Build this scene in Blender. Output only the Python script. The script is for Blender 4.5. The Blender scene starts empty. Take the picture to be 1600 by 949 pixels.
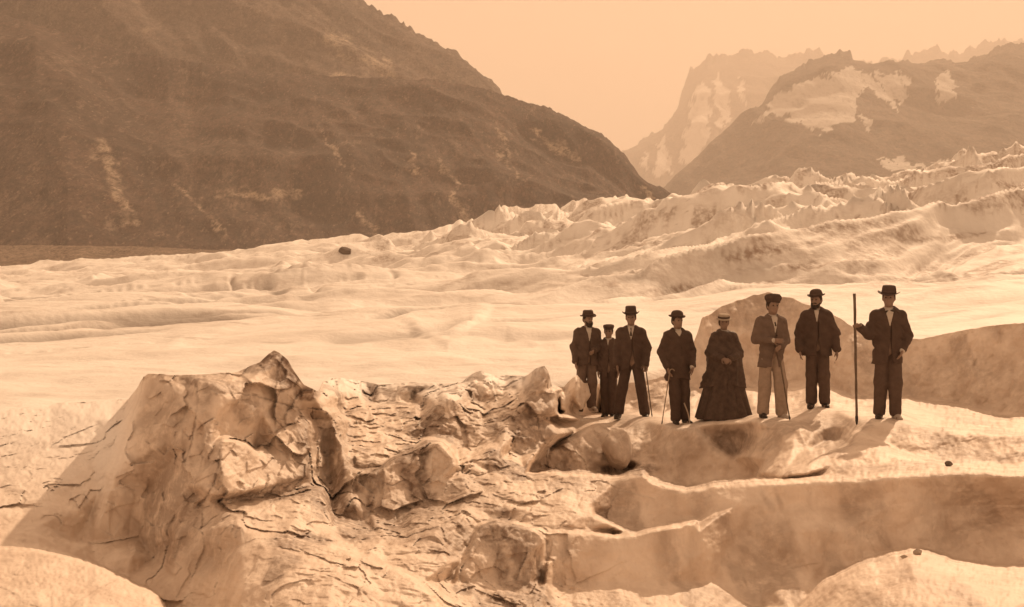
import bpy, math, random
import numpy as np
from mathutils import Vector
from mathutils.geometry import delaunay_2d_cdt
from mathutils.bvhtree import BVHTree

# ------------------------------------------------------------------ camera, sky, sun, exposure
F = 2198.0            # focal length in photograph pixels (1600 wide)
HOR = 430.0           # horizon row in the photograph
ZC = 2.0              # camera height
SC = bpy.context.scene
COL = SC.collection
cam_d = bpy.data.cameras.new('camera')
cam = bpy.data.objects.new('camera', cam_d)
COL.objects.link(cam)
SC.camera = cam
cam.location = (0, 0, ZC)
cam.rotation_euler = (math.radians(90), 0, 0)
cam_d.sensor_fit = 'HORIZONTAL'
cam_d.sensor_width = 36.0
cam_d.lens = 36.0 * F / 1600.0
cam_d.shift_y = -(474.5 - HOR) / 1600.0
cam_d.clip_start = 0.1
cam_d.clip_end = 60000.0

SUN_DIR = Vector((0.34, 0.75, 0.57)).normalized()      # towards the sun: behind the party, to the right
SEPIA = (1.0, 0.68, 0.42)                              # tone of the old print: all light carries it
world = bpy.data.worlds.new('World')
SC.world = world
world.use_nodes = True
wn = world.node_tree
wn.nodes.clear()
sky = wn.nodes.new('ShaderNodeTexSky')
sky.sky_type = 'NISHITA'
sky.sun_disc = False
sky.sun_elevation = math.asin(SUN_DIR.z)
sky.sun_rotation = math.atan2(SUN_DIR.x, SUN_DIR.y)
sky.altitude = 1900
sky.dust_density = 0.6
sky.air_density = 1.6
bw = wn.nodes.new('ShaderNodeRGBToBW')
tint = wn.nodes.new('ShaderNodeMix')
tint.data_type = 'RGBA'; tint.blend_type = 'MULTIPLY'
tint.inputs[0].default_value = 1.0
tint.inputs[7].default_value = (1.0, 0.61, 0.36, 1)
bg = wn.nodes.new('ShaderNodeBackground')
bg.inputs['Strength'].default_value = 0.15
wo = wn.nodes.new('ShaderNodeOutputWorld')
wn.links.new(sky.outputs[0], bw.inputs[0])
veil = wn.nodes.new('ShaderNodeMath'); veil.operation = 'POWER'; veil.inputs[1].default_value = 0.32     # thin even veil over the whole sky
gain = wn.nodes.new('ShaderNodeMath'); gain.operation = 'MULTIPLY'; gain.inputs[1].default_value = 2.3
wn.links.new(bw.outputs[0], veil.inputs[0])
wn.links.new(veil.outputs[0], gain.inputs[0])
wn.links.new(gain.outputs[0], tint.inputs[6])
wn.links.new(tint.outputs[2], bg.inputs[0])
wn.links.new(bg.outputs[0], wo.inputs[0])

sun_d = bpy.data.lights.new('sun', 'SUN')
sun_d.energy = 3.2
sun_d.angle = math.radians(0.8)
sun_d.color = SEPIA
sun = bpy.data.objects.new('sun', sun_d)
COL.objects.link(sun)
sun.location = (40, 40, 60)
sun.rotation_euler = SUN_DIR.to_track_quat('Z', 'Y').to_euler()

SC.view_settings.view_transform = 'Standard'
SC.view_settings.look = 'None'
SC.view_settings.exposure = 0.70
SC.view_settings.gamma = 1.0
SC.view_settings.use_curve_mapping = False
SC.render.engine = 'CYCLES'
SC.cycles.use_denoising = True
SC.cycles.max_bounces = 5
SC.cycles.diffuse_bounces = 4
SC.cycles.volume_bounces = 1
SC.cycles.use_adaptive_sampling = True
SC.cycles.adaptive_threshold = 0.02

rng = np.random.default_rng(7)
random.seed(7)

# ------------------------------------------------------------------ helpers
def P(px, py, Y):
    return Vector(((px - 800.0) / F * Y, Y, ZC - (py - HOR) / F * Y))

def _hash(ix, iy, iz, seed):
    h = (ix.astype(np.int64) * 374761393 + iy.astype(np.int64) * 668265263 +
         iz.astype(np.int64) * 2147483647 + seed * 144269504)
    h = (h ^ (h >> 13)) * 1274126177
    h = h ^ (h >> 16)
    return ((h & 0xFFFFFF).astype(np.float32)) / float(0xFFFFFF) * 2 - 1

def vnoise(x, y, z, seed=0):
    x0, y0, z0 = np.floor(x), np.floor(y), np.floor(z)
    fx, fy, fz = x - x0, y - y0, z - z0
    fx = fx * fx * fx * (fx * (fx * 6 - 15) + 10)
    fy = fy * fy * fy * (fy * (fy * 6 - 15) + 10)
    fz = fz * fz * fz * (fz * (fz * 6 - 15) + 10)
    out = 0
    for dx in (0, 1):
        wx = fx if dx else 1 - fx
        for dy in (0, 1):
            wy = fy if dy else 1 - fy
            for dz in (0, 1):
                wz = fz if dz else 1 - fz
                out = out + wx * wy * wz * _hash(x0 + dx, y0 + dy, z0 + dz, seed)
    return out

def fbm(x, y, z, octaves=4, seed=0, gain=0.5, lac=2.03):
    a, s, t = 1.0, 0, 0
    for o in range(octaves):
        s = s + a * vnoise(x, y, z, seed + o * 17)
        t += a
        a *= gain
        x, y, z = x * lac + 3.1, y * lac + 1.7, z * lac + 5.3
    return s / t

def ridged(x, y, z, octaves=4, seed=0, gain=0.5):
    a, s, t = 1.0, 0, 0
    for o in range(octaves):
        s = s + a * (1 - np.abs(vnoise(x, y, z, seed + o * 17)) * 1.6)
        t += a
        a *= gain
        x, y, z = x * 2.03 + 3.1, y * 2.03 + 1.7, z * 2.03 + 5.3
    return s / t

def facets(x, y, z, seed=0):
    """each irregular cell is one tilted plane: broken, angular faces"""
    x0, y0, z0 = np.floor(x), np.floor(y), np.floor(z)
    best = np.full(x.shape, 1e9, np.float32); out = np.zeros(x.shape, np.float32)
    for dx in (-1, 0, 1):
        for dy in (-1, 0, 1):
            for dz in (-1, 0, 1):
                cx, cy, cz = x0 + dx, y0 + dy, z0 + dz
                ex = (x - cx - 0.5 - 0.45 * _hash(cx, cy, cz, seed)).astype(np.float32)
                ey = (y - cy - 0.5 - 0.45 * _hash(cx, cy, cz, seed + 1)).astype(np.float32)
                ez = (z - cz - 0.5 - 0.45 * _hash(cx, cy, cz, seed + 2)).astype(np.float32)
                d = ex * ex + ey * ey + ez * ez
                m = d < best
                v = ex * _hash(cx, cy, cz, seed + 3) + ez * _hash(cx, cy, cz, seed + 4) + 0.35 * _hash(cx, cy, cz, seed + 5)
                out = np.where(m, v, out); best = np.minimum(best, d)
    return out

def sstep(a, b, x):
    t = np.clip((x - a) / (b - a), 0, 1)
    return t * t * (3 - 2 * t)

def mesh_from(name, verts, faces, mat, smooth=True, attrs=None):
    me = bpy.data.meshes.new(name)
    verts = np.asarray(verts, dtype=np.float32)
    faces = np.asarray(faces, dtype=np.int32)
    n, k = faces.shape
    me.vertices.add(len(verts)); me.vertices.foreach_set('co', verts.ravel())
    me.loops.add(n * k); me.loops.foreach_set('vertex_index', faces.ravel())
    me.polygons.add(n)
    me.polygons.foreach_set('loop_start', np.arange(0, n * k, k, dtype=np.int32))
    me.polygons.foreach_set('loop_total', np.full(n, k, dtype=np.int32))
    if smooth:
        me.polygons.foreach_set('use_smooth', np.ones(n, dtype=bool))
    me.update(calc_edges=True)
    me.validate()
    for an, av in (attrs or {}).items():
        at = me.attributes.new(an, 'FLOAT', 'POINT')
        at.data.foreach_set('value', np.asarray(av, dtype=np.float32).ravel())
    if mat:
        me.materials.append(mat)
    return me

def link(name, me, parent=None, kind=None, label=None, cat=None, group=None):
    o = bpy.data.objects.new(name, me)
    COL.objects.link(o)
    if parent: o.parent = parent
    if kind: o['kind'] = kind
    if label: o['label'] = label
    if cat: o['category'] = cat
    if group: o['group'] = group
    return o

def grid_faces(nr, nc, flip=False):
    i = np.arange(nr - 1)[:, None] * nc + np.arange(nc - 1)[None, :]
    f = np.stack([i, i + 1, i + nc + 1, i + nc], -1).reshape(-1, 4)
    return f[:, ::-1] if flip else f

# ------------------------------------------------------------------ materials
class NT:
    def __init__(self, name):
        self.m = bpy.data.materials.new(name)
        self.m.use_nodes = True
        self.t = self.m.node_tree
        self.b = self.t.nodes['Principled BSDF']
    def n(self, kind, **kw):
        x = self.t.nodes.new(kind)
        for k, v in kw.items(): setattr(x, k, v)
        return x
    def l(self, a, b): self.t.links.new(a, b)
    def pos(self):
        return self.n('ShaderNodeNewGeometry').outputs['Position']
    def mapping(self, scale, rot=(0, 0, 0), src=None):
        mp = self.n('ShaderNodeMapping')
        mp.inputs['Scale'].default_value = scale
        mp.inputs['Rotation'].default_value = rot
        self.l(src or self.pos(), mp.inputs['Vector'])
        return mp.outputs[0]
    def noise(self, scale, detail=4, rough=0.55, vec=None, dist=0.0):
        x = self.n('ShaderNodeTexNoise')
        x.inputs['Scale'].default_value = scale
        x.inputs['Detail'].default_value = detail
        x.inputs['Roughness'].default_value = rough
        x.inputs['Distortion'].default_value = dist
        self.l(vec or self.pos(), x.inputs['Vector'])
        return x.outputs['Fac']
    def ramp(self, src, stops):
        r = self.n('ShaderNodeValToRGB')
        e = r.color_ramp.elements
        while len(e) > 1: e.remove(e[-1])
        e[0].position = stops[0][0]; e[0].color = (*stops[0][1], 1)
        for p, c in stops[1:]:
            q = e.new(p); q.color = (*c, 1)
        self.l(src, r.inputs[0])
        return r.outputs[0]
    def framp(self, src, lo, hi, a=0.0, b=1.0):
        r = self.n('ShaderNodeMapRange')
        r.inputs[1].default_value = lo; r.inputs[2].default_value = hi
        r.inputs[3].default_value = a; r.inputs[4].default_value = b
        self.l(src, r.inputs[0])
        return r.outputs[0]
    def mix(self, fac, a, b, mode='MIX'):
        x = self.n('ShaderNodeMix', data_type='RGBA', blend_type=mode)
        for s, v in ((0, fac), (6, a), (7, b)):
            if hasattr(v, 'is_output'): self.l(v, x.inputs[s])
            elif s == 0: x.inputs[0].default_value = v
            else: x.inputs[s].default_value = (*v, 1)
        return x.outputs[2]
    def math(self, op, a, b=0.0):
        x = self.n('ShaderNodeMath', operation=op)
        for s, v in ((0, a), (1, b)):
            if hasattr(v, 'is_output'): self.l(v, x.inputs[s])
            else: x.inputs[s].default_value = v
        return x.outputs[0]
    def attr(self, name):
        return self.n('ShaderNodeAttribute', attribute_name=name).outputs['Fac']
    def bump(self, h, strength, dist):
        x = self.n('ShaderNodeBump')
        x.inputs['Strength'].default_value = strength
        x.inputs['Distance'].default_value = dist
        self.l(h, x.inputs['Height'])
        self.l(x.outputs[0], self.b.inputs['Normal'])
    def done(self, col, rough=0.7, spec=0.3):
        if hasattr(col, 'is_output'): self.l(col, self.b.inputs['Base Color'])
        else: self.b.inputs['Base Color'].default_value = (*col, 1)
        self.b.inputs['Roughness'].default_value = rough
        self.b.inputs['Specular IOR Level'].default_value = spec
        return self.m

ICE = (0.80, 0.70, 0.61)
ICE2 = (0.62, 0.51, 0.425)
DIRT_SHADE = (0.20, 0.135, 0.10)

def mat_near_ice():
    t = NT('near_ice')
    mott = t.noise(2.2, 6, 0.6)
    fine = t.noise(26, 5, 0.65)
    streak = t.noise(1.0, 5, 0.6, t.mapping((5.0, 2.0, 0.9), (0.2, 0.35, 0.4)))
    c = t.mix(t.framp(mott, 0.40, 0.68), ICE, ICE2)
    c = t.mix(t.framp(streak, 0.52, 0.74, 0, 0.45), c, (0.50, 0.41, 0.34))
    grit = t.framp(fine, 0.60, 0.74, 0, 0.30)
    c = t.mix(grit, c, (0.42, 0.33, 0.27))
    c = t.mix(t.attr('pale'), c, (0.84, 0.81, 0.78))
    d = t.math('MULTIPLY', t.attr('dirt_shade'), t.framp(t.noise(7, 6, 0.7), 0.30, 0.55))
    c = t.mix(d, c, DIRT_SHADE)  # soiled ice and painted shade share this brown
    c = t.mix(t.attr('crack'), c, (0.15, 0.11, 0.09))
    hsum = t.math('ADD', t.noise(3.2, 7, 0.6), t.math('MULTIPLY', t.noise(1.0, 6, 0.6, t.mapping((14, 6, 3), (0.2, 0.4, 0.4))), 0.35))
    t.bump(hsum, 0.32, 0.10)
    bn = [q for q in t.t.nodes if q.type == 'BUMP'][0]
    t.l(t.framp(t.attr('pale'), 0, 0.9, 0.32, 0.08), bn.inputs['Strength'])
    return t.done(c, 0.62, 0.35)

def mat_far_ice():
    t = NT('glacier_ice')
    c = t.mix(t.framp(t.noise(0.25, 6, 0.6), 0.45, 0.75, 0, 0.55), (0.84, 0.82, 0.79), (0.62, 0.57, 0.52))
    st = t.noise(1.0, 6, 0.65, t.mapping((0.12, 0.30, 0.5), (0, 0, 0.45)))
    c = t.mix(t.framp(st, 0.56, 0.72, 0, 0.38), c, (0.44, 0.38, 0.33))
    sp = t.noise(0.7, 5, 0.7, t.mapping((0.35, 1.0, 1.0), (0, 0, -0.3)))
    c = t.mix(t.framp(sp, 0.62, 0.72, 0, 0.6), c, (0.30, 0.24, 0.20))
    c = t.mix(t.math('MULTIPLY', t.attr('grime'), t.framp(t.noise(1.6, 5, 0.7), 0.35, 0.6)), c, (0.30, 0.215, 0.165))
    c = t.mix(t.attr('crack'), c, (0.14, 0.105, 0.085))
    t.bump(t.noise(0.5, 6, 0.6), 0.35, 0.6)
    return t.done(c, 0.7, 0.25)

def mat_rock(name, a, b, snow=False, scale=0.02, bump=6.0):
    t = NT(name)
    c = t.mix(t.framp(t.noise(scale, 8, 0.65, t.mapping((1, 0.35, 1))), 0.35, 0.65), a, b)
    st = t.noise(1.0, 7, 0.65, t.mapping((scale * 1.2, scale * 0.2, scale * 0.16), (0.0, 0.55, 0.0)))
    c = t.mix(t.framp(st, 0.54, 0.72, 0, 0.4), c, (0.33, 0.26, 0.21))
    fo = t.noise(scale * 9, 7, 0.75, t.mapping((1, 0.3, 1)))
    c = t.mix(t.framp(fo, 0.46, 0.60, 0, 0.75), c, tuple(x * 0.4 for x in a))
    sc_ = t.attr('scree')
    c = t.mix(t.math('MULTIPLY', sc_, t.framp(t.noise(scale * 3, 6, 0.7), 0.40, 0.60)), c, (0.46, 0.37, 0.29))
    sp = t.noise(scale * 30, 5, 0.7, t.mapping((1, 0.25, 0.8)))
    c = t.mix(t.framp(sp, 0.47, 0.60, 0, 0.6), c, tuple(x * 0.35 for x in a))
    c = t.mix(t.framp(t.noise(scale * 22, 5, 0.7, t.mapping((1, 0.25, 0.8))), 0.58, 0.68, 0, 0.5), c, (0.36, 0.27, 0.21))
    gl = t.noise(scale * 6, 8, 0.75, t.mapping((1.2, 0.25, 0.5), (0, 0.6, 0)))
    c = t.mix(t.framp(gl, 0.56, 0.68, 0, 0.5), c, (0.34, 0.265, 0.21))
    if snow:
        br = t.framp(t.noise(scale * 5, 7, 0.7, t.mapping((1.4, 0.3, 0.7), (0, 0.5, 0))), 0.34, 0.48, 0.6, 1.0)
        c = t.mix(t.math('MULTIPLY', t.attr('snow'), br), c, (0.82, 0.80, 0.77))
    t.bump(t.noise(scale * 4, 9, 0.72, t.mapping((1, 0.3, 1))), 1.0, bump)
    return t.done(c, 0.9, 0.1)

M_NEAR = mat_near_ice()
M_FAR = mat_far_ice()
M_SLOPE = mat_rock('wooded_rock', (0.058, 0.034, 0.026), (0.12, 0.072, 0.055), scale=0.012, bump=8)
M_UPPER = mat_rock('upper_rock', (0.10, 0.066, 0.052), (0.18, 0.122, 0.096), scale=0.009, bump=14)
M_MOR = mat_rock('moraine_rubble', (0.21, 0.16, 0.125), (0.31, 0.24, 0.19), scale=0.05, bump=2)
M_PEAK = mat_rock('peak_rock', (0.12, 0.08, 0.064), (0.19, 0.13, 0.10), snow=True, scale=0.004, bump=60)
M_AIG = mat_rock('needle_rock', (0.17, 0.13, 0.105), (0.26, 0.20, 0.16), snow=True, scale=0.003, bump=40)

# ------------------------------------------------------------------ the far glacier
TU = np.array([-400, 0, 300, 600, 800, 1000, 1200, 1400, 1600, 2000], float)
TY = np.array([14, 26, 40, 70, 120, 250, 600, 1200, 2000], float)
TP = np.array([
 [760, 622, 553, 500, 474, 450, 426, 432, 430],
 [760, 618, 548, 497, 471, 446, 421, 430, 430],
 [760, 612, 543, 492, 465, 437, 404, 424, 428],
 [760, 606, 538, 486, 455, 416, 375, 400, 415],
 [760, 600, 532, 480, 444, 402, 362, 385, 410],
 [760, 590, 525, 470, 424, 374, 342, 365, 405],
 [760, 580, 512, 452, 402, 345, 330, 350, 395],
 [760, 570, 502, 442, 388, 335, 322, 345, 390],
 [760, 560, 492, 432, 372, 318, 296, 330, 380],
 [760, 550, 482, 420, 350, 290, 270, 310, 370]], float)

def glacier_z(u, Y):
    lu = np.clip(u, TU[0], TU[-1]); ly = np.log(np.clip(Y, TY[0], TY[-1]))
    LY = np.log(TY)
    i = np.clip(np.searchsorted(TU, lu) - 1, 0, len(TU) - 2)
    j = np.clip(np.searchsorted(LY, ly) - 1, 0, len(TY) - 2)
    a = (lu - TU[i]) / (TU[i + 1] - TU[i]); b = (ly - LY[j]) / (LY[j + 1] - LY[j])
    a = a * a * (3 - 2 * a)
    ZT = -(TP - HOR) / F * TY[None, :]
    return (ZT[i, j] * (1 - a) * (1 - b) + ZT[i + 1, j] * a * (1 - b) +
            ZT[i, j + 1] * (1 - a) * b + ZT[i + 1, j + 1] * a * b)

STEPS = [([(425, 442), (440, 440), (470, 428)], 16, 14), ([(476, 440), (492, 430)], 12, 10), ([(378, 482), (400, 490), (424, 498)], 5, 6), ([(250, 558), (300, 546), (350, 534), (410, 522), (470, 520)], 8, 16),
         ([(90, 528), (150, 524)], 4, 6), ([(490, 488), (530, 486), (570, 480)], 12, 14), ([(350, 466), (400, 462)], 4, 6), ([(620, 522), (660, 538), (700, 548), (740, 538), (790, 532), (850, 548)], 9, 10), ([(690, 540), (730, 530), (768, 512)], 16, 12),
         ([(780, 492), (830, 486), (880, 470)], 7, 8), ([(560, 512), (640, 526), (690, 545)], 4, 6), ([(1300, 446), (1340, 442), (1390, 430)], 16, 14), ([(1420, 398), (1470, 392), (1510, 372)], 14, 12), ([(1260, 418), (1330, 414)], 9, 8),
         ([(980, 446), (1030, 436), (1070, 414)], 9, 9), ([(905, 394), (940, 398), (985, 384)], 12, 10), ([(930, 366), (960, 372), (980, 350)], 12, 10), ([(1100, 380), (1150, 372), (1200, 350)], 8, 8), ([(700, 440), (760, 446), (800, 440)], 5, 6),
         ([(60, 470), (160, 462), (240, 466)], 4, 8), ([(120, 575), (200, 570)], 4, 6), ([(150, 440), (260, 436)], 3, 5), ([(560, 580), (640, 572), (700, 576)], 4, 8), ([(600, 415), (680, 420), (720, 410)], 6, 8),
         ([(1120, 402), (1180, 398), (1240, 376)], 8, 8), ([(1230, 372), (1280, 360), (1320, 334)], 10, 8), ([(1350, 372), (1400, 352), (1440, 336)], 10, 8), ([(820, 424), (880, 420), (930, 412)], 6, 7), ([(780, 378), (830, 374), (870, 364)], 6, 7)]

def build_glacier():
    us = np.concatenate([np.linspace(-400, -20, 40, endpoint=False), np.linspace(-20, 1620, 760, endpoint=False), np.linspace(1620, 2000, 40)])
    Ys = np.exp(np.concatenate([np.linspace(math.log(19), math.log(40), 90, endpoint=False), np.linspace(math.log(40), math.log(450), 620, endpoint=False), np.linspace(math.log(450), math.log(1900), 60)]))
    U, Y = np.meshgrid(us, Ys)
    X = (U - 800) / F * Y
    Z = glacier_z(U, Y)
    # waves, hummocks and crevasses: rough towards the upper right, smooth on the left
    drop = np.interp(U, [-400, 500, 900, 1050, 1100, 2000], [22.5, 23.0, 26.5, 28.0, 29.5, 29.5])
    Z = Z - 3.5 * (1 - sstep(-3.5, 0.0, Y - drop))
    rough = sstep(520, 1080, U + 90 * fbm(U / 300, Y / 40, U * 0, 2, 3) + 120 * sstep(120, 250, Y)) * sstep(42, 110, Y)
    mid = sstep(27, 50, Y)
    ca, sa = math.cos(0.42), math.sin(0.42)
    A = X * ca + Y * sa; B = -X * sa + Y * ca
    wx = 14 * fbm(X / 40, Y / 40, X * 0, 3, 40) + 4 * fbm(X / 11 + 7, Y / 11, X * 0, 2, 44)
    wave = ridged((A + wx) / 70, (B + wx) / 24, X * 0, 3, 11, 0.5) - 0.45
    wave2 = ridged((A + wx) / 26, (B + wx) / 10.0, X * 0, 3, 91, 0.45) - 0.45
    big = fbm(X / 75, Y / 55, X * 0, 3, 5)
    s = np.clip(Y, 25, 420) / 150.0
    s = s ** 0.7
    wave3 = ridged((A + wx) / 9, (B + 1.4 * wx) / 3.6, X * 0, 3, 95, 0.5) - 0.45
    sharp = fbm(X / 35, Y / 35, X * 0, 2, 96)
    Z = Z + rough * (8.5 * wave * s + 4.8 * wave2 * np.minimum(s, 1.3) * (0.85 + 0.7 * sharp) + 1.2 * wave3 * np.clip(s, 0.3, 1.3) * sstep(-0.5, 0.1, sharp) + 5.0 * big * s)
    smooth = (1 - rough) * mid
    Z = Z + smooth * (2.6 * fbm(X / 30, Y / 18, X * 0, 3, 21) * s + 1.25 * (ridged((A + 0.5 * wx) / 20, (B + 0.3 * wx) / 6.5, X * 0, 3, 33) - 0.5) * np.clip(s, 0.3, 1.3))
    Z = Z + 0.07 * fbm(X / 2.5, Y / 2.0, X * 0, 3, 61) * sstep(20, 30, Y) + 0.16 * (1 - mid) * fbm(X / 2.2, Y / 1.6, X * 0, 3, 62)
    # crevasses
    cr = np.abs(fbm((A + wx) / 38, (B + 0.5 * wx) / 8.5, X * 0, 3, 77))
    msk = sstep(0.10, 0.40, fbm(X / 26, Y / 26, X * 0, 2, 78) + 0.22 * rough)
    cv = (1 - sstep(0.0, 0.05, cr)) * msk * sstep(35, 60, Y)
    cv = cv * (1 - sstep(150, 300, Y)) * (1 - 0.9 * rough)
    for (la, lb, sd, th, dens) in ((14, 4.5, 171, 0.050, 0.10), (26, 6.0, 181, 0.036, 0.04), (8, 8, 191, 0.045, 0.20)):
        q = np.abs(fbm((A + 0.6 * wx) / la, (B + 0.4 * wx) / lb, X * 0, 3, sd))
        mk = sstep(dens, dens + 0.15, fbm(X / 14, Y / 22, X * 0, 3, sd + 5))
        cv = np.maximum(cv, (1 - sstep(th * 0.4, th * 1.6, q)) * mk * sstep(30, 45, Y) * (1 - sstep(130, 240, Y)) * (1 - 0.75 * rough))
    for _ in range(2):
        cv = (np.roll(cv, 1, 0) + 2 * cv + np.roll(cv, -1, 0)) / 4
        cv = (np.roll(cv, 1, 1) + 2 * cv + np.roll(cv, -1, 1)) / 4
    Z = Z - cv * 0.7 * np.clip(s, 0.3, 1.5)
    # low ice steps with their faces towards the party
    PYb = HOR - glacier_z(U, Y) / Y * F
    jxx = 7 * fbm(X / 6, Y / 12, X * 0, 3, 141); jyy = 4 * fbm(X / 5, Y / 10, X * 0, 3, 142)
    for pl, h, dec in STEPS:
        xs = [p[0] for p in pl]; ys = [p[1] for p in pl]
        ln = np.interp(U + jxx, xs, ys) + jyy
        ew = min(40.0, 0.45 * (xs[-1] - xs[0]))
        endf = sstep(xs[0] - 6, xs[0] + ew, U + jxx) * (1 - sstep(xs[-1] - ew, xs[-1] + 6, U + jxx))
        d = ln - PYb
        Z = Z + endf * 0.62 * h / F * Y * sstep(-5.0, 3.0, d) * np.exp(-np.maximum(d, 0) / (dec * 1.3))
    gn = fbm((A + wx) / 17, (B + wx) / 4.2, Z / 3.0, 4, 151)
    gm = fbm(X / 30, Y / 45, X * 0, 3, 152)
    gs = fbm((A + wx) / 6.5, (B + wx) / 1.3, Z / 1.5, 3, 157)
    grime = np.clip(sstep(0.06, 0.26, gn + 0.45 * gm - 0.05) * (0.12 + 0.22 * rough) + sstep(0.10, 0.30, gs + 0.3 * gm) * (0.30 + 0.42 * rough), 0, 0.9) * sstep(30, 55, Y)
    V = np.stack([X, Y, Z + ZC], -1).reshape(-1, 3)
    nr, nc = U.shape
    me = mesh_from('glacier', V, grid_faces(nr, nc), M_FAR, attrs={'crack': (cv * 0.62).ravel(), 'grime': grime.ravel()})
    return link('glacier', me, kind='structure'), us, Ys, Z
glacier, G_us, G_Ys, G_Z = build_glacier()

# ------------------------------------------------------------------ foreground ice: ridges, walls and ice blocks
PTS, EDG = [], []
def line(pts, closed=False):
    ids = []
    for p in pts:
        PTS.append(tuple(float(q) for q in p)); ids.append(len(PTS) - 1)
    for a, b in zip(ids[:-1], ids[1:]): EDG.append((a, b))
    return ids
def pts(*ps):
    for p in ps: PTS.append(tuple(float(q) for q in p))
def occ(ps, dY, gap=3.5):
    line(ps)
    line([(x, y - gap, Y + (dY[i] if isinstance(dY, (list, tuple)) else dY)) for i, (x, y, Y) in enumerate(ps)])

# top boundary of the foreground (seen against the far glacier)
TOP = [(-400, 650, 22), (-100, 636, 24), (80, 630, 24), (200, 624, 24), (214, 606, 20), (224, 588, 13.3), (232, 584, 13.1), (290, 587, 13.0),
       (330, 584, 13.1), (370, 582, 13.3), (405, 566, 13.5), (420, 553, 13.6), (428, 548, 13.6), (438, 553, 13.6), (450, 564, 13.6), (460, 580, 13.6), (475, 602, 13.6),
       (492, 610, 13.7), (497, 612, 15), (505, 596, 20), (525, 590, 21), (560, 594, 21.5), (578, 598, 21.5), (590, 602, 21), (640, 597, 21), (690, 601, 20.5),
       (722, 597, 20), (738, 584, 20), (752, 579, 20), (772, 588, 20.3), (790, 586, 20.5), (820, 588, 20), (836, 577, 18.2), (850, 571, 18), (858, 582, 18.2),
       (862, 600, 22), (880, 606, 23.5), (893, 592, 22.6), (902, 586, 22.5), (912, 598, 23.5), (940, 600, 25), (1000, 598, 26), (1040, 588, 26), (1062, 578, 26), (1076, 556, 26), (1090, 520, 26), (1097, 496, 26.2),
       (1112, 490, 26.8), (1128, 478, 27.0), (1150, 471, 27.3), (1176, 462, 27.5), (1200, 457, 27.6), (1220, 464, 27.3), (1240, 466, 27.1), (1258, 476, 26.8), (1275, 479, 26.6), (1295, 487, 26.3), (1312, 498, 26.0), (1335, 512, 25.6), (1365, 524, 25.2),
       (1400, 531, 25), (1440, 530, 24.8), (1480, 521, 24.5), (1540, 510, 24), (1700, 495, 23), (2000, 480, 22)]
line([(x, y - 6, Y) for x, y, Y in TOP])
line([(x, y + 2, Y) for x, y, Y in TOP])

# left slope
pts((-400, 760, 14), (-400, 900, 10), (-400, 1250, 6.0), (-100, 700, 15.8), (0, 760, 13.6), (80, 690, 16), (150, 655, 17), (190, 655, 16.2),
    (80, 770, 13.3), (150, 720, 14.8), (180, 690, 15.1), (60, 820, 12.5), (120, 800, 13.1), (150, 775, 13.6))
line([(202, 645, 16), (184, 690, 14.6), (166, 740, 14.0), (146, 800, 13.5), (118, 842, 13.0)])
occ([(-400, 830, 10.3), (-100, 848, 10.0), (60, 862, 9.8), (110, 872, 9.7), (150, 886, 9.5), (200, 908, 9.3), (245, 934, 9.1), (264, 975, 8.8)], [1.5, 1.5, 1.7, 2.2, 2.8, 2.8, 2.4, 2.0])
pts((60, 920, 8.7), (150, 950, 8.4), (60, 1000, 7.6), (240, 1000, 8.2), (-100, 920, 8.8))
# the big dirty ice block
line([(226, 592, 13.1), (212, 640, 12.95), (198, 690, 12.8), (178, 740, 12.8), (160, 800, 12.95), (140, 848, 12.9)])
line([(310, 594, 12.62), (308, 640, 12.42), (300, 690, 12.25), (287, 760, 12.05), (276, 830, 11.85), (270, 905, 11.6), (266, 960, 11.4), (262, 1040, 11.0)])
pts((260, 600, 12.85), (250, 660, 12.7), (240, 700, 12.62), (250, 740, 12.75), (225, 780, 12.95), (215, 840, 12.95), (240, 870, 12.6), (205, 870, 12.2))
line([(330, 598, 12.6), (345, 610, 12.58), (362, 624, 12.62), (386, 660, 12.98), (408, 688, 13.35), (401, 702, 13.32), (386, 691, 13.08), (368, 683, 12.9), (345, 681, 12.66), (330, 660, 12.38), (320, 620, 12.5)])
line([(401, 706, 12.75), (386, 695, 12.5), (368, 688, 12.35), (347, 687, 12.12)])
line([(347, 687, 12.12), (342, 730, 11.92), (330, 775, 11.66)])
line([(480, 664, 13.55), (482, 710, 13.35), (480, 742, 13.1)])
line([(330, 775, 11.66), (380, 768, 12.05), (430, 756, 12.6), (480, 742, 13.1)])
line([(326, 784, 12.0), (380, 780, 12.4), (430, 768, 12.85), (484, 752, 13.3)])
pts((410, 640, 13.1), (440, 620, 13.3), (430, 680, 13.2), (460, 640, 13.5), (440, 720, 12.95), (400, 730, 12.5), (385, 605, 13.0), (360, 600, 12.85), (420, 595, 13.35), (450, 600, 13.45), (405, 580, 13.3), (430, 568, 13.45))
line([(475, 608, 13.62), (492, 620, 13.8), (503, 636, 14.0), (517, 648, 14.2)])
pts((340, 640, 12.45), (330, 700, 12.1), (315, 760, 11.9), (310, 830, 11.7), (345, 800, 11.75), (330, 870, 11.5), (300, 900, 11.55))
# gully right of the block
line([(468, 640, 13.9), (480, 664, 13.95), (490, 700, 14.1), (494, 745, 14.0), (500, 762, 13.7)])
line([(490, 652, 14.4), (506, 690, 14.7), (512, 730, 14.6), (516, 760, 14.2), (520, 800, 13.4)])
line([(520, 655, 14.6), (533, 690, 14.4), (538, 730, 14.1), (533, 770, 13.7), (522, 802, 13.3)])
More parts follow.
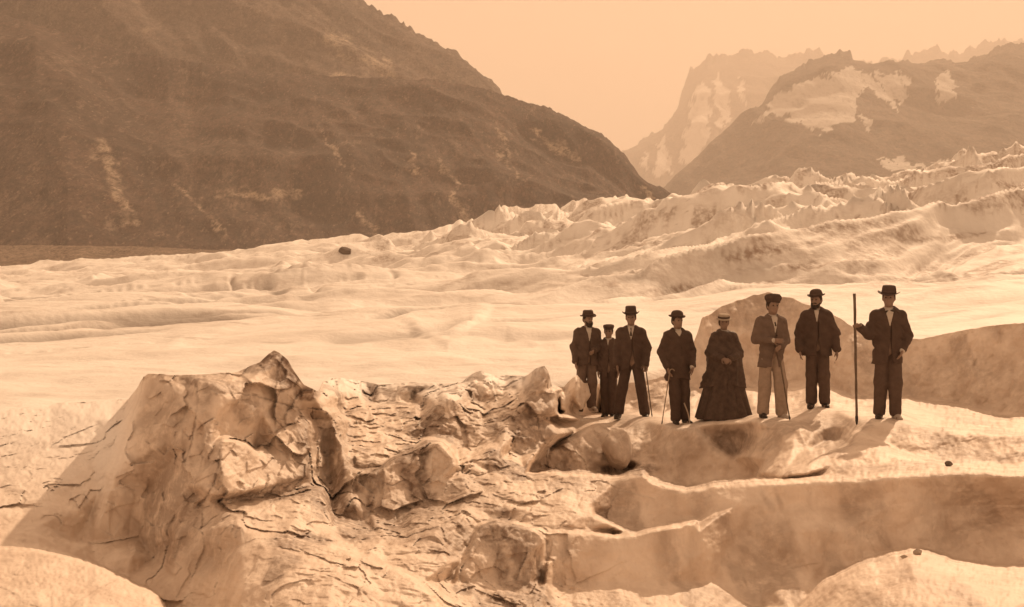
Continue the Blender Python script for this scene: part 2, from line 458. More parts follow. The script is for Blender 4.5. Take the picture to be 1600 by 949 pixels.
# ledges and rubble under the slab
occ([(370, 800, 11.7), (400, 795, 11.95), (440, 778, 12.4), (480, 764, 12.8), (500, 766, 12.9), (512, 790, 12.6), (518, 805, 12.5)], 0.35)
pts((420, 810, 11.75), (460, 800, 11.95), (500, 800, 12.2), (440, 830, 11.3), (480, 840, 11.3), (520, 830, 11.9), (540, 845, 11.9), (560, 835, 12.1))
# near mound, bottom left of centre
occ([(350, 822, 11.1), (372, 815, 10.95), (390, 832, 10.8), (450, 842, 10.75), (520, 860, 10.6), (575, 876, 10.4), (620, 892, 10.3), (660, 912, 10.1), (690, 950, 9.8)], [0.4, 0.35, 0.35, 0.3, 0.4, 0.5, 0.6, 0.6, 0.6])
pts((350, 860, 11.0), (340, 905, 10.8), (330, 960, 10.5), (378, 850, 10.6), (380, 905, 9.9), (440, 880, 9.95), (520, 905, 9.6), (450, 940, 9.2), (600, 950, 9.5), (375, 960, 9.4), (500, 1040, 8.2), (650, 1040, 8.7), (350, 1040, 9.4))
# back rows of seracs, centre left
pts((540, 610, 20.2), (560, 625, 19.6), (535, 640, 18.9), (578, 612, 21.2), (582, 628, 20.4), (570, 640, 18.6))
line([(590, 606, 20.6), (640, 601, 20.6), (690, 605, 20.2), (715, 603, 19.6)])
line([(590, 633, 20.2), (620, 630, 20.2), (645, 631, 20.1), (660, 632, 19.8)])
line([(585, 637, 19.0), (620, 634, 19.0), (650, 634, 18.6), (675, 628, 18.0)])
pts((650, 612, 20.9), (648, 626, 20.6))
line([(630, 681, 16.6), (650, 662, 17.0), (675, 640, 17.2), (700, 621, 17.3), (712, 628, 17.6), (728, 640, 17.9), (750, 645, 17.9)])
line([(704, 618, 18.2), (722, 608, 19.0), (735, 611, 19.3), (744, 628, 19.4), (753, 642, 19.0)])
pts((730, 625, 18.7), (715, 618, 18.2), (620, 655, 17.6), (600, 650, 18.0), (570, 660, 17.4), (545, 655, 17.3), (590, 670, 16.9))
line([(540, 690, 15.6), (570, 700, 15.2), (600, 692, 15.6), (630, 683, 16.3)])
line([(545, 700, 14.9), (570, 706, 14.8), (605, 699, 15.2), (628, 689, 15.9)])
# dome behind
pts((745, 590, 19.9), (770, 600, 19.8), (790, 610, 19.7), (760, 625, 19.5), (780, 632, 19.2), (810, 610, 19.3), (825, 598, 18.9))
line([(753, 645, 18.4), (775, 640, 18.2), (800, 629, 18.2), (818, 612, 18.1), (832, 596, 18.05)])
# spire
line([(836, 582, 18.1), (850, 576, 17.9), (858, 590, 17.95), (866, 612, 17.9), (870, 645, 17.7), (876, 654, 17.5)])
pts((830, 620, 17.75), (840, 650, 17.6), (800, 650, 17.5), (790, 665, 17.3), (850, 610, 17.8), (820, 670, 17.3))
line([(872, 615, 22.0), (875, 640, 21.6), (879, 650, 21.2)])
line([(884, 648, 22.3), (890, 620, 22.4), (902, 592, 22.3), (908, 640, 22.6)])
# great shaded face below
line([(630, 685, 16.7), (650, 687, 16.75), (672, 681, 16.75), (692, 684, 16.7), (712, 699, 16.75), (745, 700, 16.85), (768, 692, 17.0)])
pts((690, 660, 17.0), (720, 665, 17.2), (750, 670, 17.3), (770, 660, 17.5))
# rounded block face (fan)
occ([(556, 738, 13.9), (580, 740, 13.7), (600, 728, 13.8), (622, 715, 13.9), (650, 701, 14.0), (668, 691, 14.1), (690, 692, 14.0), (704, 706, 13.9), (714, 728, 13.8), (722, 745, 13.9)], [0.5, 0.6, 0.8, 1.0, 1.2, 1.4, 1.4, 1.4, 1.2, 0.8])
pts((640, 740, 13.8), (670, 720, 13.95), (690, 750, 13.75), (610, 770, 13.55), (650, 790, 13.5), (690, 790, 13.45), (560, 770, 13.7), (580, 800, 13.4), (620, 815, 13.2), (570, 815, 13.3), (545, 720, 14.3), (552, 790, 13.2))
pts((600, 840, 12.0), (640, 850, 11.7), (680, 830, 12.0), (650, 880, 11.1), (700, 880, 11.2), (600, 865, 11.4), (560, 860, 11.5))
# lit hollow in the middle
line([(715, 735, 14.6), (735, 720, 14.9), (762, 702, 15.3), (785, 697, 15.6)])
pts((740, 745, 14.3), (770, 740, 14.6), (730, 765, 13.6), (760, 775, 13.4), (790, 760, 14.0), (800, 720, 15.4), (780, 720, 15.0), (820, 740, 14.7), (830, 720, 15.2))
line([(790, 715, 16.2), (800, 705, 16.9), (806, 680, 17.1), (812, 665, 17.3)])
line([(815, 713, 16.9), (845, 700, 17.2), (858, 694, 17.5), (872, 680, 17.5)])
# facet right of it, running up under the party
line([(835, 732, 19.8), (850, 712, 20.1), (865, 703, 20.25), (900, 682, 20.75), (930, 664, 21.5)])
line([(860, 698, 21.2), (900, 674, 22.0), (926, 660, 22.4)])
line([(880, 658, 22.6), (905, 659, 23.2), (930, 659, 22.9)])
line([(930, 664, 21.5), (955, 680, 21.25), (966, 695, 21.1), (964, 715, 20.95), (958, 728, 20.85)])
pts((900, 710, 20.5), (930, 700, 21.0), (925, 722, 20.8))
# standing ridge: ledge front, ledge back, hollow behind
LF = [(872, 655, 22.8), (912, 656.5, 23.6), (950, 657, 23.3), (985, 657, 22.5), (1010, 657, 22.2), (1040, 664, 21.0), (1062, 668, 20.9), (1085, 666, 20.9), (1110, 661, 20.9), (1130, 660, 20.9), (1160, 660, 20.6), (1185, 659, 19.5), (1205, 659, 19.4),
      (1235, 659, 19.5), (1252, 652, 19.9), (1277, 641, 20.0), (1305, 643, 19.9), (1330, 652, 19.0), (1355, 661, 18.0), (1385, 660, 17.9), (1410, 661, 17.9), (1440, 668, 17.6), (1480, 674, 17.3), (1540, 679, 17), (1700, 690, 16), (2000, 700, 15)]
line(LF)
LB = []
for (x, y, Y) in LF:
    z = -(y - HOR) / F * Y
    Yb = Y + (1.05 if x < 1430 else 0.3)
    LB.append((x, HOR - z / Yb * F * 1.003, Yb))
line(LB)
line([(x, y - 3.5, Y + 1.6) for x, y, Y in LB])
# walls behind the party
for x, y, Y in ((900, 640, 24.6), (960, 640, 25), (1030, 630, 25), (1085, 600, 25.6), (1100, 560, 25.9), (1110, 620, 25.4), (1150, 520, 26.9), (1150, 600, 26.2), (1200, 500, 27.2), (1200, 600, 26.4), (1230, 522, 26.8),
                (1240, 560, 26.3), (1232, 530, 26.4), (1270, 590, 25.8), (1330, 560, 24.9), (1330, 620, 24.5), (1420, 560, 24.8), (1420, 620, 24.3), (1500, 560, 24.1), (1500, 630, 23.6), (1600, 560, 23.2), (1570, 650, 22.6), (1650, 650, 21.5), (1900, 560, 22), (1900, 650, 20)):
    pts((x, y, Y))
# faces in front of the ledge, down to the long front wall
pts((985, 668, 21.9), (1005, 690, 21.3), (1030, 690, 20.85), (1060, 690, 20.74), (1020, 720, 20.8), (1060, 725, 20.55), (1100, 735, 20.4), (1140, 745, 20.25))
line([(1085, 671, 20.78), (1110, 692, 20.6), (1145, 717, 20.35), (1180, 741, 19.9)])
line([(1093, 669, 21.0), (1119, 689, 21.15), (1148, 711, 21.1)])
line([(1205, 668, 19.2), (1180, 690, 19.5), (1154, 714, 20.0)])
pts((1140, 680, 21.1), (1170, 676, 20.75), (1200, 720, 18.3), (1190, 740, 17.8), (1240, 700, 17.9), (1240, 680, 18.4), (1225, 664, 19.0), (1250, 672, 18.4))
# hollow added in place of a cast shadow, its sharp right lip shading it
line([(1222, 742, 16.4), (1262, 700, 18.0), (1276, 674, 18.9), (1300, 668, 19.1), (1322, 668, 18.8), (1336, 676, 17.8)])
line([(1226, 744, 15.6), (1268, 716, 16.1), (1300, 710, 16.3), (1326, 698, 16.7), (1342, 680, 17.1)])
pts((1290, 690, 19.0), (1310, 688, 18.8), (1268, 702, 18.2))
line([(1342, 678, 17.1), (1365, 694, 16.6), (1400, 712, 16.0), (1440, 722, 15.5), (1480, 728, 15.1), (1540, 730, 14.9), (1700, 740, 14.3)])
line([(1350, 672, 17.6), (1385, 692, 17.2), (1420, 708, 16.8), (1480, 722, 16.2), (1560, 724, 15.9)])
pts((1380, 668, 17.7), (1420, 680, 17.3), (1480, 690, 17.0), (1480, 710, 16.6), (1420, 695, 17.0), (1340, 720, 15.7), (1380, 728, 15.3), (1300, 730, 15.7), (1260, 742, 15.2), (1320, 740, 15.1))
# dark hole and pale block below the ridge are cut here
pts((950, 735, 21.3), (985, 733, 21.4), (1000, 725, 20.95))
# long front wall
W1 = [(835, 741, 14.6), (870, 739, 14.4), (920, 743, 14.3), (960, 747, 14.2), (988, 741, 14.1), (1006, 738, 14.1), (1016, 748, 14.1), (1040, 757, 14.1), (1072, 764, 14.0), (1110, 758, 14.0), (1180, 751, 14.0), (1260, 749, 14.0), (1340, 746, 13.9), (1400, 740, 13.8), (1480, 736, 13.7), (1540, 734, 13.6), (1700, 736, 13.3), (2000, 740, 12.8)]
occ(W1, [5.1, 5.9, 6.3, 6.6, 6.6, 6.5, 6.4, 6.3, 6.3, 6.2, 5.4, 2.0, 0.9, 0.8, 0.8, 0.8, 0.6, 0.6], 3)
line([(x, y + 8, Y - 0.12) for x, y, Y in W1])
pts((860, 790, 13.2), (880, 775, 13.5), (920, 790, 13.35), (905, 810, 12.9), (860, 820, 12.7), (890, 820, 12.7), (930, 796, 13.5))
line([(932, 802, 13.85), (955, 816, 13.8), (985, 828, 13.75)])
line([(930, 806, 13.1), (955, 820, 12.95), (985, 832, 12.9)])
pts((1000, 790, 13.93), (1060, 800, 13.88), (960, 790, 13.95), (1040, 775, 13.97))
occ([(858, 836, 12.4), (885, 830, 12.55), (915, 832, 12.6), (960, 838, 12.65), (990, 834, 12.7), (1040, 825, 12.8), (1070, 818, 12.9), (1086, 815, 13.0)], [0.15, 0.15, 0.3, 0.8, 1.0, 0.98, 0.88, 0.75], 3)
pts((870, 870, 12.3), (870, 910, 12.2), (950, 870, 12.5), (950, 910, 12.35), (1040, 870, 12.7), (1040, 910, 12.55), (1090, 830, 12.95), (1100, 860, 12.9))
for x in (1150, 1230, 1310, 1390, 1470, 1560, 1700, 2000):
    k = math.sin(x * 0.021) * 0.12
    pts((x, 790, 13.76 + k), (x + 10, 830, 13.56 - k))
    if x < 1320: pts((x - 20, 870, 13.36 + k * 1.3))
pts((1120, 910, 13.0), (1200, 905, 13.15), (1270, 900, 13.15), (1180, 950, 12.8))
# rounded block bottom centre
occ([(705, 912, 11.3), (722, 880, 11.5), (738, 848, 11.7), (748, 824, 11.9), (775, 813, 12.0), (800, 820, 12.0), (828, 826, 12.0), (845, 834, 11.95), (853, 846, 11.9), (854, 880, 11.8), (850, 915, 11.7)], [0.3, 0.4, 0.6, 0.7, 0.9, 0.8, 0.7, 0.5, 0.5, 0.45, 0.4], 4)
pts((770, 850, 11.85), (800, 850, 11.8), (830, 860, 11.8), (780, 905, 11.65), (830, 910, 11.65), (750, 890, 11.6), (735, 905, 11.4), (760, 905, 11.55), (745, 960, 10.6), (850, 960, 11.0))
pts((740, 790, 13.0), (780, 795, 13.0), (820, 800, 12.9), (720, 810, 12.5), (835, 770, 13.7))
# near lit mound, bottom right
occ([(1240, 960, 9.6), (1285, 912, 9.5), (1340, 884, 9.4), (1390, 868, 9.3), (1425, 861, 9.2), (1450, 864, 9.2), (1500, 882, 9.1), (1560, 890, 9.0), (1700, 895, 8.8), (2000, 900, 8.5)], [2.6, 3.7, 4.0, 4.2, 4.3, 4.3, 4.3, 4.2, 4.0, 3.5], 4)
pts((1340, 915, 8.6), (1430, 900, 8.4), (1500, 920, 8.1), (1430, 960, 7.6), (1560, 960, 7.5), (1340, 960, 8.0), (1900, 1000, 6.9))
pts((900, 960, 11.6), (1000, 960, 11.6), (1100, 960, 11.8))
for x in (-400, -100, 200, 500, 800, 1100, 1400, 1700, 2000):
    pts((x, 1060, 7.4), (x, 1250, 5.6))

CRACKS = [  # (width px, depth m, points)
 (2.2, .16, [(308, 600), (308, 640), (300, 690), (288, 724)]), (3.0, .22, [(346, 686), (340, 735), (327, 772), (300, 800)]),
 (2.6, .2, [(466, 640), (478, 668), (481, 710), (483, 748)]), (2.6, .18, [(330, 783), (400, 770), (440, 757), (482, 747)]),
 (2.0, .16, [(405, 802), (440, 778), (480, 764), (500, 766)]), (1.8, .16, [(500, 766), (515, 792), (522, 802), (531, 772), (535, 742)]),
 (1.4, .12, [(545, 770), (553, 797), (564, 815)]), (1.4, .1, [(588, 732), (594, 772)]), (1.2, .1, [(650, 770), (622, 800), (606, 815)]),
 (2.0, .14, [(582, 813), (600, 810), (617, 818)]), (1.3, .12, [(523, 590), (529, 618), (533, 642)]),
 (1.6, .14, [(600, 665), (630, 683), (614, 690), (570, 702), (540, 692), (525, 668)]), (2.0, .16, [(664, 690), (630, 702), (604, 722), (588, 738)]),
 (1.5, .12, [(706, 772), (735, 772), (762, 778)]), (1.8, .14, [(745, 810), (785, 820), (812, 826), (845, 822)]), (2.4, .2, [(842, 832), (853, 846), (855, 872), (850, 908)]),
 (2.0, .16, [(930, 800), (955, 816), (987, 831)]), (1.5, .14, [(716, 738), (735, 721), (765, 701)]), 
 (2.2, .2, [(811, 670), (801, 703), (814, 712)]), (1.6, .12, [(1020, 752), (1072, 764), (1120, 757), (1190, 752)]), (1.2, .1, [(1145, 717), (1205, 750)]),
 (1.6, .14, [(775, 655), (782, 664)]), (1.4, .12, [(310, 830), (345, 800), (370, 770)]), (1.2, .1, [(345, 835), (360, 820), (378, 828), (384, 855)]),
 (1.2, .1, [(700, 706), (712, 725), (716, 745)]), (1.0, .08, [(1190, 670), (1240, 672), (1260, 668)]),
 (1.0, .08, [(430, 655), (446, 672), (452, 700)]), (1.2, .1, [(415, 690), (430, 700), (450, 712)]), (1.4, .12, [(365, 615), (400, 618), (430, 628), (470, 640), (517, 648)]),
 (1.3, .1, [(560, 755), (580, 745), (612, 760), (640, 745)]), (1.5, .1, [(880, 822), (920, 830), (960, 826)]), (1.2, .1, [(640, 830), (670, 812), (690, 820), (730, 800)]),
]
# dirty patches, plus shade painted on dark faces, hollows and cast shadows: (px, py, rx, ry, amount)
DIRT_SHADES = [(255, 680, 50, 90, .5), (270, 790, 60, 100, .6), (330, 840, 60, 70, .35), (345, 605, 60, 14, .6), (428, 560, 30, 18, 1.0), (450, 592, 30, 24, .9), (480, 615, 26, 14, .9), (395, 575, 30, 10, .7), (300, 596, 26, 12, .75), (318, 615, 16, 26, .6), (385, 640, 26, 30, .55), (440, 640, 40, 30, .4),
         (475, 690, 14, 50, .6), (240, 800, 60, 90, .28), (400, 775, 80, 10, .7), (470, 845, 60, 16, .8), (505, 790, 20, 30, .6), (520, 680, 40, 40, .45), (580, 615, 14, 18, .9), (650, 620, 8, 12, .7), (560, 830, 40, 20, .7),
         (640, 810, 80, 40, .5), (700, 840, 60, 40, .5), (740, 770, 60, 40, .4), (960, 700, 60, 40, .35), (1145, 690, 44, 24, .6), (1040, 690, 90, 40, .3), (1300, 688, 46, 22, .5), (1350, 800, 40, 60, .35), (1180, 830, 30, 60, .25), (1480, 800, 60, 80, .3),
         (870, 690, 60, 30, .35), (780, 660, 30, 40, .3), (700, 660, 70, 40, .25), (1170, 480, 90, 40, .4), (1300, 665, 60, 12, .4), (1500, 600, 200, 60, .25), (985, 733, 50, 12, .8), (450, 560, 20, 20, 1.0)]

def build_near():
    P2 = [Vector((p[0], p[1])) for p in PTS]
    vs, es, fs, ov, oe, of = delaunay_2d_cdt(P2, EDG, [], 0, 1e-4)
    inv = np.zeros(len(vs))
    src = np.array([1.0 / p[2] for p in PTS])
    n0 = 0
    for i, o in enumerate(ov):
        if o: inv[i] = src[o[0]]
        else: inv[i] = np.nan
    V2 = np.array([[v[0], v[1]] for v in vs])
    for i in np.where(np.isnan(inv))[0]:       # crossing of two lines: interpolate from the closest line
        d = np.hypot(V2[:, 0] - V2[i, 0], V2[:, 1] - V2[i, 1]); d[np.isnan(inv)] = 1e9
        k = np.argsort(d)[:3]; inv[i] = np.average(inv[k], weights=1 / (d[k] + 1e-3))
    # raster of 1/depth over a fine grid of view directions
    x0, x1, y0, y1, st = -400, 2000, 440, 1250, 1.25
    W, H = int((x1 - x0) / st) + 1, int((y1 - y0) / st) + 1
    D = np.full((H, W), np.nan)
    for f in fs:
        a, b, c = f[0], f[1], f[2]
        A, B, C = V2[a], V2[b], V2[c]
        den = (B[1] - C[1]) * (A[0] - C[0]) + (C[0] - B[0]) * (A[1] - C[1])
        if abs(den) < 1e-9: continue
        xa = max(0, int((min(A[0], B[0], C[0]) - x0) / st)); xb = min(W - 1, int((max(A[0], B[0], C[0]) - x0) / st) + 1)
        ya = max(0, int((min(A[1], B[1], C[1]) - y0) / st)); yb = min(H - 1, int((max(A[1], B[1], C[1]) - y0) / st) + 1)
        if xb < xa or yb < ya: continue
        gx, gy = np.meshgrid(x0 + st * np.arange(xa, xb + 1), y0 + st * np.arange(ya, yb + 1))
        w1 = ((B[1] - C[1]) * (gx - C[0]) + (C[0] - B[0]) * (gy - C[1])) / den
        w2 = ((C[1] - A[1]) * (gx - C[0]) + (A[0] - C[0]) * (gy - C[1])) / den
        w3 = 1 - w1 - w2
        m = (w1 >= -1e-6) & (w2 >= -1e-6) & (w3 >= -1e-6)
        sub = D[ya:yb + 1, xa:xb + 1]
        sub[m] = (w1 * inv[a] + w2 * inv[b] + w3 * inv[c])[m]
    # fill anything outside by nearest row below
    for r in range(H - 2, -1, -1):
        m = np.isnan(D[r]); D[r][m] = D[r + 1][m]
    def blur(a, k):
        for _ in range(k):
            a = (np.roll(a, 1, 0) + 2 * a + np.roll(a, -1, 0)) / 4
            a = (np.roll(a, 1, 1) + 2 * a + np.roll(a, -1, 1)) / 4
        return a
    L = np.log(1 / D)
    L = np.nan_to_num(L, nan=2.0)
    soft = blur(L, 4)
    edge = sstep(0.006, 0.02, np.abs(soft - L))
    L = blur(L * edge + soft * (1 - edge), 2)     # round the facets, keep the sharp lips
    # columns / rows of the mesh
    us = np.concatenate([np.linspace(-380, -20, 70, endpoint=False), np.linspace(-20, 1620, 980, endpoint=False), np.linspace(1620, 1980, 70)])
    tx = [p[0] for p in TOP]; ty = [p[1] for p in TOP]
    top = np.interp(us, tx, ty)
    top = top + 1.6 * fbm(us / 14, us * 0, us * 0, 4, 301)
    v1 = np.linspace(0, 1, 360, endpoint=False)
    rows = []
    kn = np.ones(41) / 41.0
    ts = np.convolve(np.pad(top, 20, mode='edge'), kn, 'valid')
    for v in v1: rows.append(ts + (960 - ts) * v + (top - ts) * max(0.0, 1 - v / 0.07))
    for q in np.linspace(960, 1230, 40): rows.append(np.full_like(us, q))
    PY = np.array(rows); PX = np.broadcast_to(us, PY.shape).copy()
    def samp(A_, px, py):
        fx = np.clip((px - x0) / st, 0, W - 1.001); fy = np.clip((py - y0) / st, 0, H - 1.001)
        ix, iy = fx.astype(int), fy.astype(int); ax, ay = fx - ix, fy - iy
        return (A_[iy, ix] * (1 - ax) * (1 - ay) + A_[iy, ix + 1] * ax * (1 - ay) + A_[iy + 1, ix] * (1 - ax) * ay + A_[iy + 1, ix + 1] * ax * ay)
    # ragged lines: warp the lookup a little
    wxx = 3.0 * fbm(PX / 26, PY / 26, PX * 0, 3, 201) + 1.2 * fbm(PX / 6, PY / 6, PX * 0, 2, 203)
    wyy = 2.2 * fbm(PX / 26, PY / 26, PX * 0 + 9, 3, 202) + 1.0 * fbm(PX / 6, PY / 6, PX * 0, 2, 204)
    calm = 1 - 0.75 * sstep(860, 900, PX) * (1 - sstep(1430, 1470, PX)) * sstep(630, 642, PY) * (1 - sstep(664, 674, PY))
    Yd = np.exp(samp(L, PX + wxx * calm, PY + wyy * calm))
    wx_, wz_ = (PX - 800) / F * Yd, -(PY - HOR) / F * Yd
    # relief of the ice surface
    r1 = fbm(wx_ * 1.1, Yd * 1.1, wz_ * 1.1, 4, 401)
    r2 = ridged(wx_ * 2.6 + 0.8 * r1, Yd * 2.6, wz_ * 1.6, 4, 431) - 0.5
    r3 = fbm(wx_ * 9, Yd * 9, wz_ * 7, 3, 451)
    r4 = ridged(wx_ * 7 + r1, Yd * 7, wz_ * 5, 3, 471) - 0.5
    regr = 0.55 + 0.6 * (1 - sstep(820, 960, PX)) * sstep(470, 520, PX)
    rub = (1 - sstep(800, 900, PX)) * sstep(360, 480, PX) * sstep(590, 620, PY)
    disp = (0.09 * r1 + 0.11 * r2 * regr + 0.012 * r3 + 0.045 * r4 * rub) * calm
    wgt = (0.55 + 0.65 * rub + 0.5 * sstep(225, 260, PX) * (1 - sstep(480, 560, PX))) * calm * (1 - 0.88 * sstep(880, 980, PX)) + 0.4 * sstep(130, 200, PX) * (1 - sstep(290, 330, PX)) * sstep(600, 640, PY)
    f1 = facets(wx_ * 1.9 + 0.5 * r1, Yd * 1.1, wz_ * 1.9 + 0.4 * r1, 900)
    f2 = facets(wx_ * 5.2 + 0.6 * r1, Yd * 3.2, wz_ * 5.2, 930)
    flat = sstep(770, 850, PY) * (1 - sstep(560, 700, PX))
    disp = disp + wgt * (1 - 0.55 * flat) * (0.15 * f1 + 0.052 * f2)
    crack = np.zeros_like(PX); cdep = np.zeros_like(PX)
    jx = 1.6 * fbm(PX / 7, PY / 7, PX * 0, 3, 501); jy = 1.6 * fbm(PX / 7, PY / 7, PX * 0, 3, 502)
    for w, dp, pl in CRACKS:
        xs = [p[0] for p in pl]; ys = [p[1] for p in pl]
        cm = (PX > min(xs) - 16) & (PX < max(xs) + 16) & (PY > min(ys) - 16) & (PY < max(ys) + 16)
        qx, qy = (PX + jx)[cm], (PY + jy)[cm]
        best = np.full(qx.shape, 1e9)
        for (ax_, ay_), (bx_, by_) in zip(pl[:-1], pl[1:]):
            dx, dy = bx_ - ax_, by_ - ay_
            tt = np.clip(((qx - ax_) * dx + (qy - ay_) * dy) / (dx * dx + dy * dy), 0, 1)
            best = np.minimum(best, np.hypot(qx - ax_ - tt * dx, qy - ay_ - tt * dy))
        br = 0.3 + 0.7 * sstep(-0.5, 0.5, vnoise(qx / 16, qy / 16, qx * 0, 507) + 0.1)
        ww = w * (0.3 + 0.9 * np.abs(vnoise(qx / 8, qy / 8, qx * 0, 505)))
        g = np.exp(-(best / ww) ** 2) * br
        cdep[cm] = np.maximum(cdep[cm], g * dp * 0.2); crack[cm] = np.maximum(crack[cm], g)
    Yd = Yd * (1 + (disp + cdep) / 13.0)
    dirt_shade = np.zeros_like(PX)
    for (cx, cy, rx, ry, a) in DIRT_SHADES:
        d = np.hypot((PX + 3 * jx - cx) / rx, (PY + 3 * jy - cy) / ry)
        dirt_shade = np.maximum(dirt_shade, a * (1 - sstep(0.55, 1.15, d)))
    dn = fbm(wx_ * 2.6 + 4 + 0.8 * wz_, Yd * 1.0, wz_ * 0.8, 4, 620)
    dirt_shade = np.maximum(dirt_shade, (0.40 + 0.42 * rub) * sstep(0.02, 0.30, dn) * sstep(225, 260, PX))
    wob = 30 * fbm(PX / 40, PY / 40, PX * 0, 3, 611)
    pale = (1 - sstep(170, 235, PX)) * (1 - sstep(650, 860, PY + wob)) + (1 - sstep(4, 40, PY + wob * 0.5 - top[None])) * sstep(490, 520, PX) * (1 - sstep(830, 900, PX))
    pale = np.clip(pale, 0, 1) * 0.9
    X = (PX - 800) / F * Yd; Z = ZC - (PY - HOR) / F * Yd
    V = np.stack([X, Yd, Z], -1)
    # the back of the foreground falls away behind its crest
    t0 = V[0]
    sk = []
    for dy, dz in ((5.0, 3.2), (2.0, 1.4), (0.8, 0.45), (0.25, 0.08)):
        s_ = t0.copy(); s_[:, 1] += dy; s_[:, 0] *= (s_[:, 1] / t0[:, 1]); s_[:, 2] -= dz + dy * 0.0; sk.append(s_)
    V = np.concatenate([np.array(sk), V], 0)
    ext = lambda a: np.concatenate([np.repeat(a[:1], 4, 0), a], 0)
    nr, nc = V.shape[:2]
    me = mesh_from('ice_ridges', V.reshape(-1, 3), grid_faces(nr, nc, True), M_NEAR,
                   attrs={'crack': np.clip(ext(crack) * 0.42, 0, 1), 'dirt_shade': ext(dirt_shade), 'pale': ext(pale)})
    return link('ice_ridges', me, kind='structure')
near = build_near()
NB = BVHTree.FromObject(near, bpy.context.evaluated_depsgraph_get())

# ------------------------------------------------------------------ mountains
def in_poly(px, py, poly):
    r = np.zeros(px.shape, bool)
    n = len(poly)
    for i in range(n):
        xa, ya = poly[i]; xb, yb = poly[(i + 1) % n]
        c = ((ya > py) != (yb > py)) & (px < (xb - xa) * (py - ya) / (yb - ya + 1e-9) + xa)
        r ^= c
    return r

def mountain(name, crest, base_py, Yb, Yc, mat, nu, nv, jag, rel, seed, snow=None, scree=None, power=1.0, urange=None):
    """a slope that climbs from a foot line to a crest line and falls away behind it"""
    cx = [c[0] for c in crest]; cy = [c[1] for c in crest]
    us = np.linspace(cx[0], cx[-1], nu)
    cp = np.interp(us, cx, cy)
    jg = jag * (ridged(us / 26, us * 0, us * 0, 5, seed, 0.6) - 0.5) * -1.0 + jag * 0.5 * fbm(us / 5, us * 0, us * 0, 3, seed + 3)
    ker = np.hanning(2 * int(45 / (us[1] - us[0])) + 3); ker /= ker.sum()
    cs = np.convolve(np.pad(cp, len(ker) // 2, mode='edge'), ker, 'valid')[:nu]
    jg = jg + cp - cs; cp = cs
    bp = np.interp(us, [b[0] for b in base_py], [b[1] for b in base_py])
    yc = Yc(us) if callable(Yc) else np.full(nu, Yc)
    yb = Yb(us) if callable(Yb) else np.full(nu, Yb)
    vs = np.linspace(0, 1, nv)
    Yg = yb[None] + (yc - yb)[None] * vs[:, None]
    zc = -(cp - HOR) / F * yc; zb = -(bp - HOR) / F * yb
    prof = vs[:, None] ** power
    Zg = zb[None] + (zc - zb)[None] * prof - (jg / F * yc)[None] * sstep(0.86, 1.0, vs)[:, None] ** 2
    Ug = np.broadcast_to(us, Yg.shape)
    X = (Ug - 800) / F * Yg
    # gullies and buttresses: push the surface in and out along its horizontal depth, none at the crest
    L = rel * 7
    n = ridged((X + 0.75 * Zg) / L, vs[:, None] * 1.6 + X / L * 0.15, Zg / (L * 4.0), 4, seed + 50, 0.5) - 0.5
    n2 = fbm((X + 0.5 * Zg) / (L * 0.22), Yg / (L * 1.2), Zg / (L * 0.45), 4, seed + 70)
    fade = np.minimum(1, (1 - vs[:, None]) * 6) * np.minimum(1, vs[:, None] * 8 + 0.2)
    dy = (rel * 1.2 * n + rel * 0.35 * n2) * fade
    Zg = Zg + dy * 0.8
    Yg2 = Yg - dy * 0.6
    X = (Ug - 800) / F * Yg2
    PXs = 800 + X / Yg2 * F; PYs = HOR - Zg / Yg2 * F
    attrs = {'scree': np.zeros_like(X), 'snow': np.zeros_like(X)}
    jx = 16 * fbm(PXs / 16, PYs / 16, X * 0, 4, seed + 90, 0.6); jy = 16 * fbm(PXs / 16, PYs / 10, X * 0, 4, seed + 91, 0.6)
    for poly in snow or []:
        attrs['snow'] = np.maximum(attrs['snow'], in_poly(PXs + jx, PYs + jy, poly).astype(float))
    for w, pl in scree or []:
        for (ax, ay), (bx, by) in zip(pl[:-1], pl[1:]):
            ddx, ddy = bx - ax, by - ay
            tt = np.clip(((PXs + jx - ax) * ddx + (PYs + jy - ay) * ddy) / (ddx * ddx + ddy * ddy), 0, 1)
            d = np.hypot(PXs + jx - ax - tt * ddx, PYs + jy - ay - tt * ddy)
            attrs['scree'] = np.maximum(attrs['scree'], 1 - sstep(w * 0.5, w * 1.4, d))
    V = np.stack([X, Yg2, Zg + ZC], -1)
    back = []
    for k in (0.12, 0.4):
        b = V[-1].copy(); b[:, 1] += (yc - yb) * k + rel; b[:, 2] -= np.maximum(zc - zb, rel) * k * 1.4 + rel * 0.3; back.append(b)
    V = np.concatenate([V, np.array(back)], 0)
    for k in attrs: attrs[k] = np.concatenate([attrs[k], np.repeat(attrs[k][-1:], 2, 0)], 0)
    me = mesh_from(name, V.reshape(-1, 3), grid_faces(V.shape[0], V.shape[1]), mat, attrs=attrs)
    return link(name, me, kind='structure')

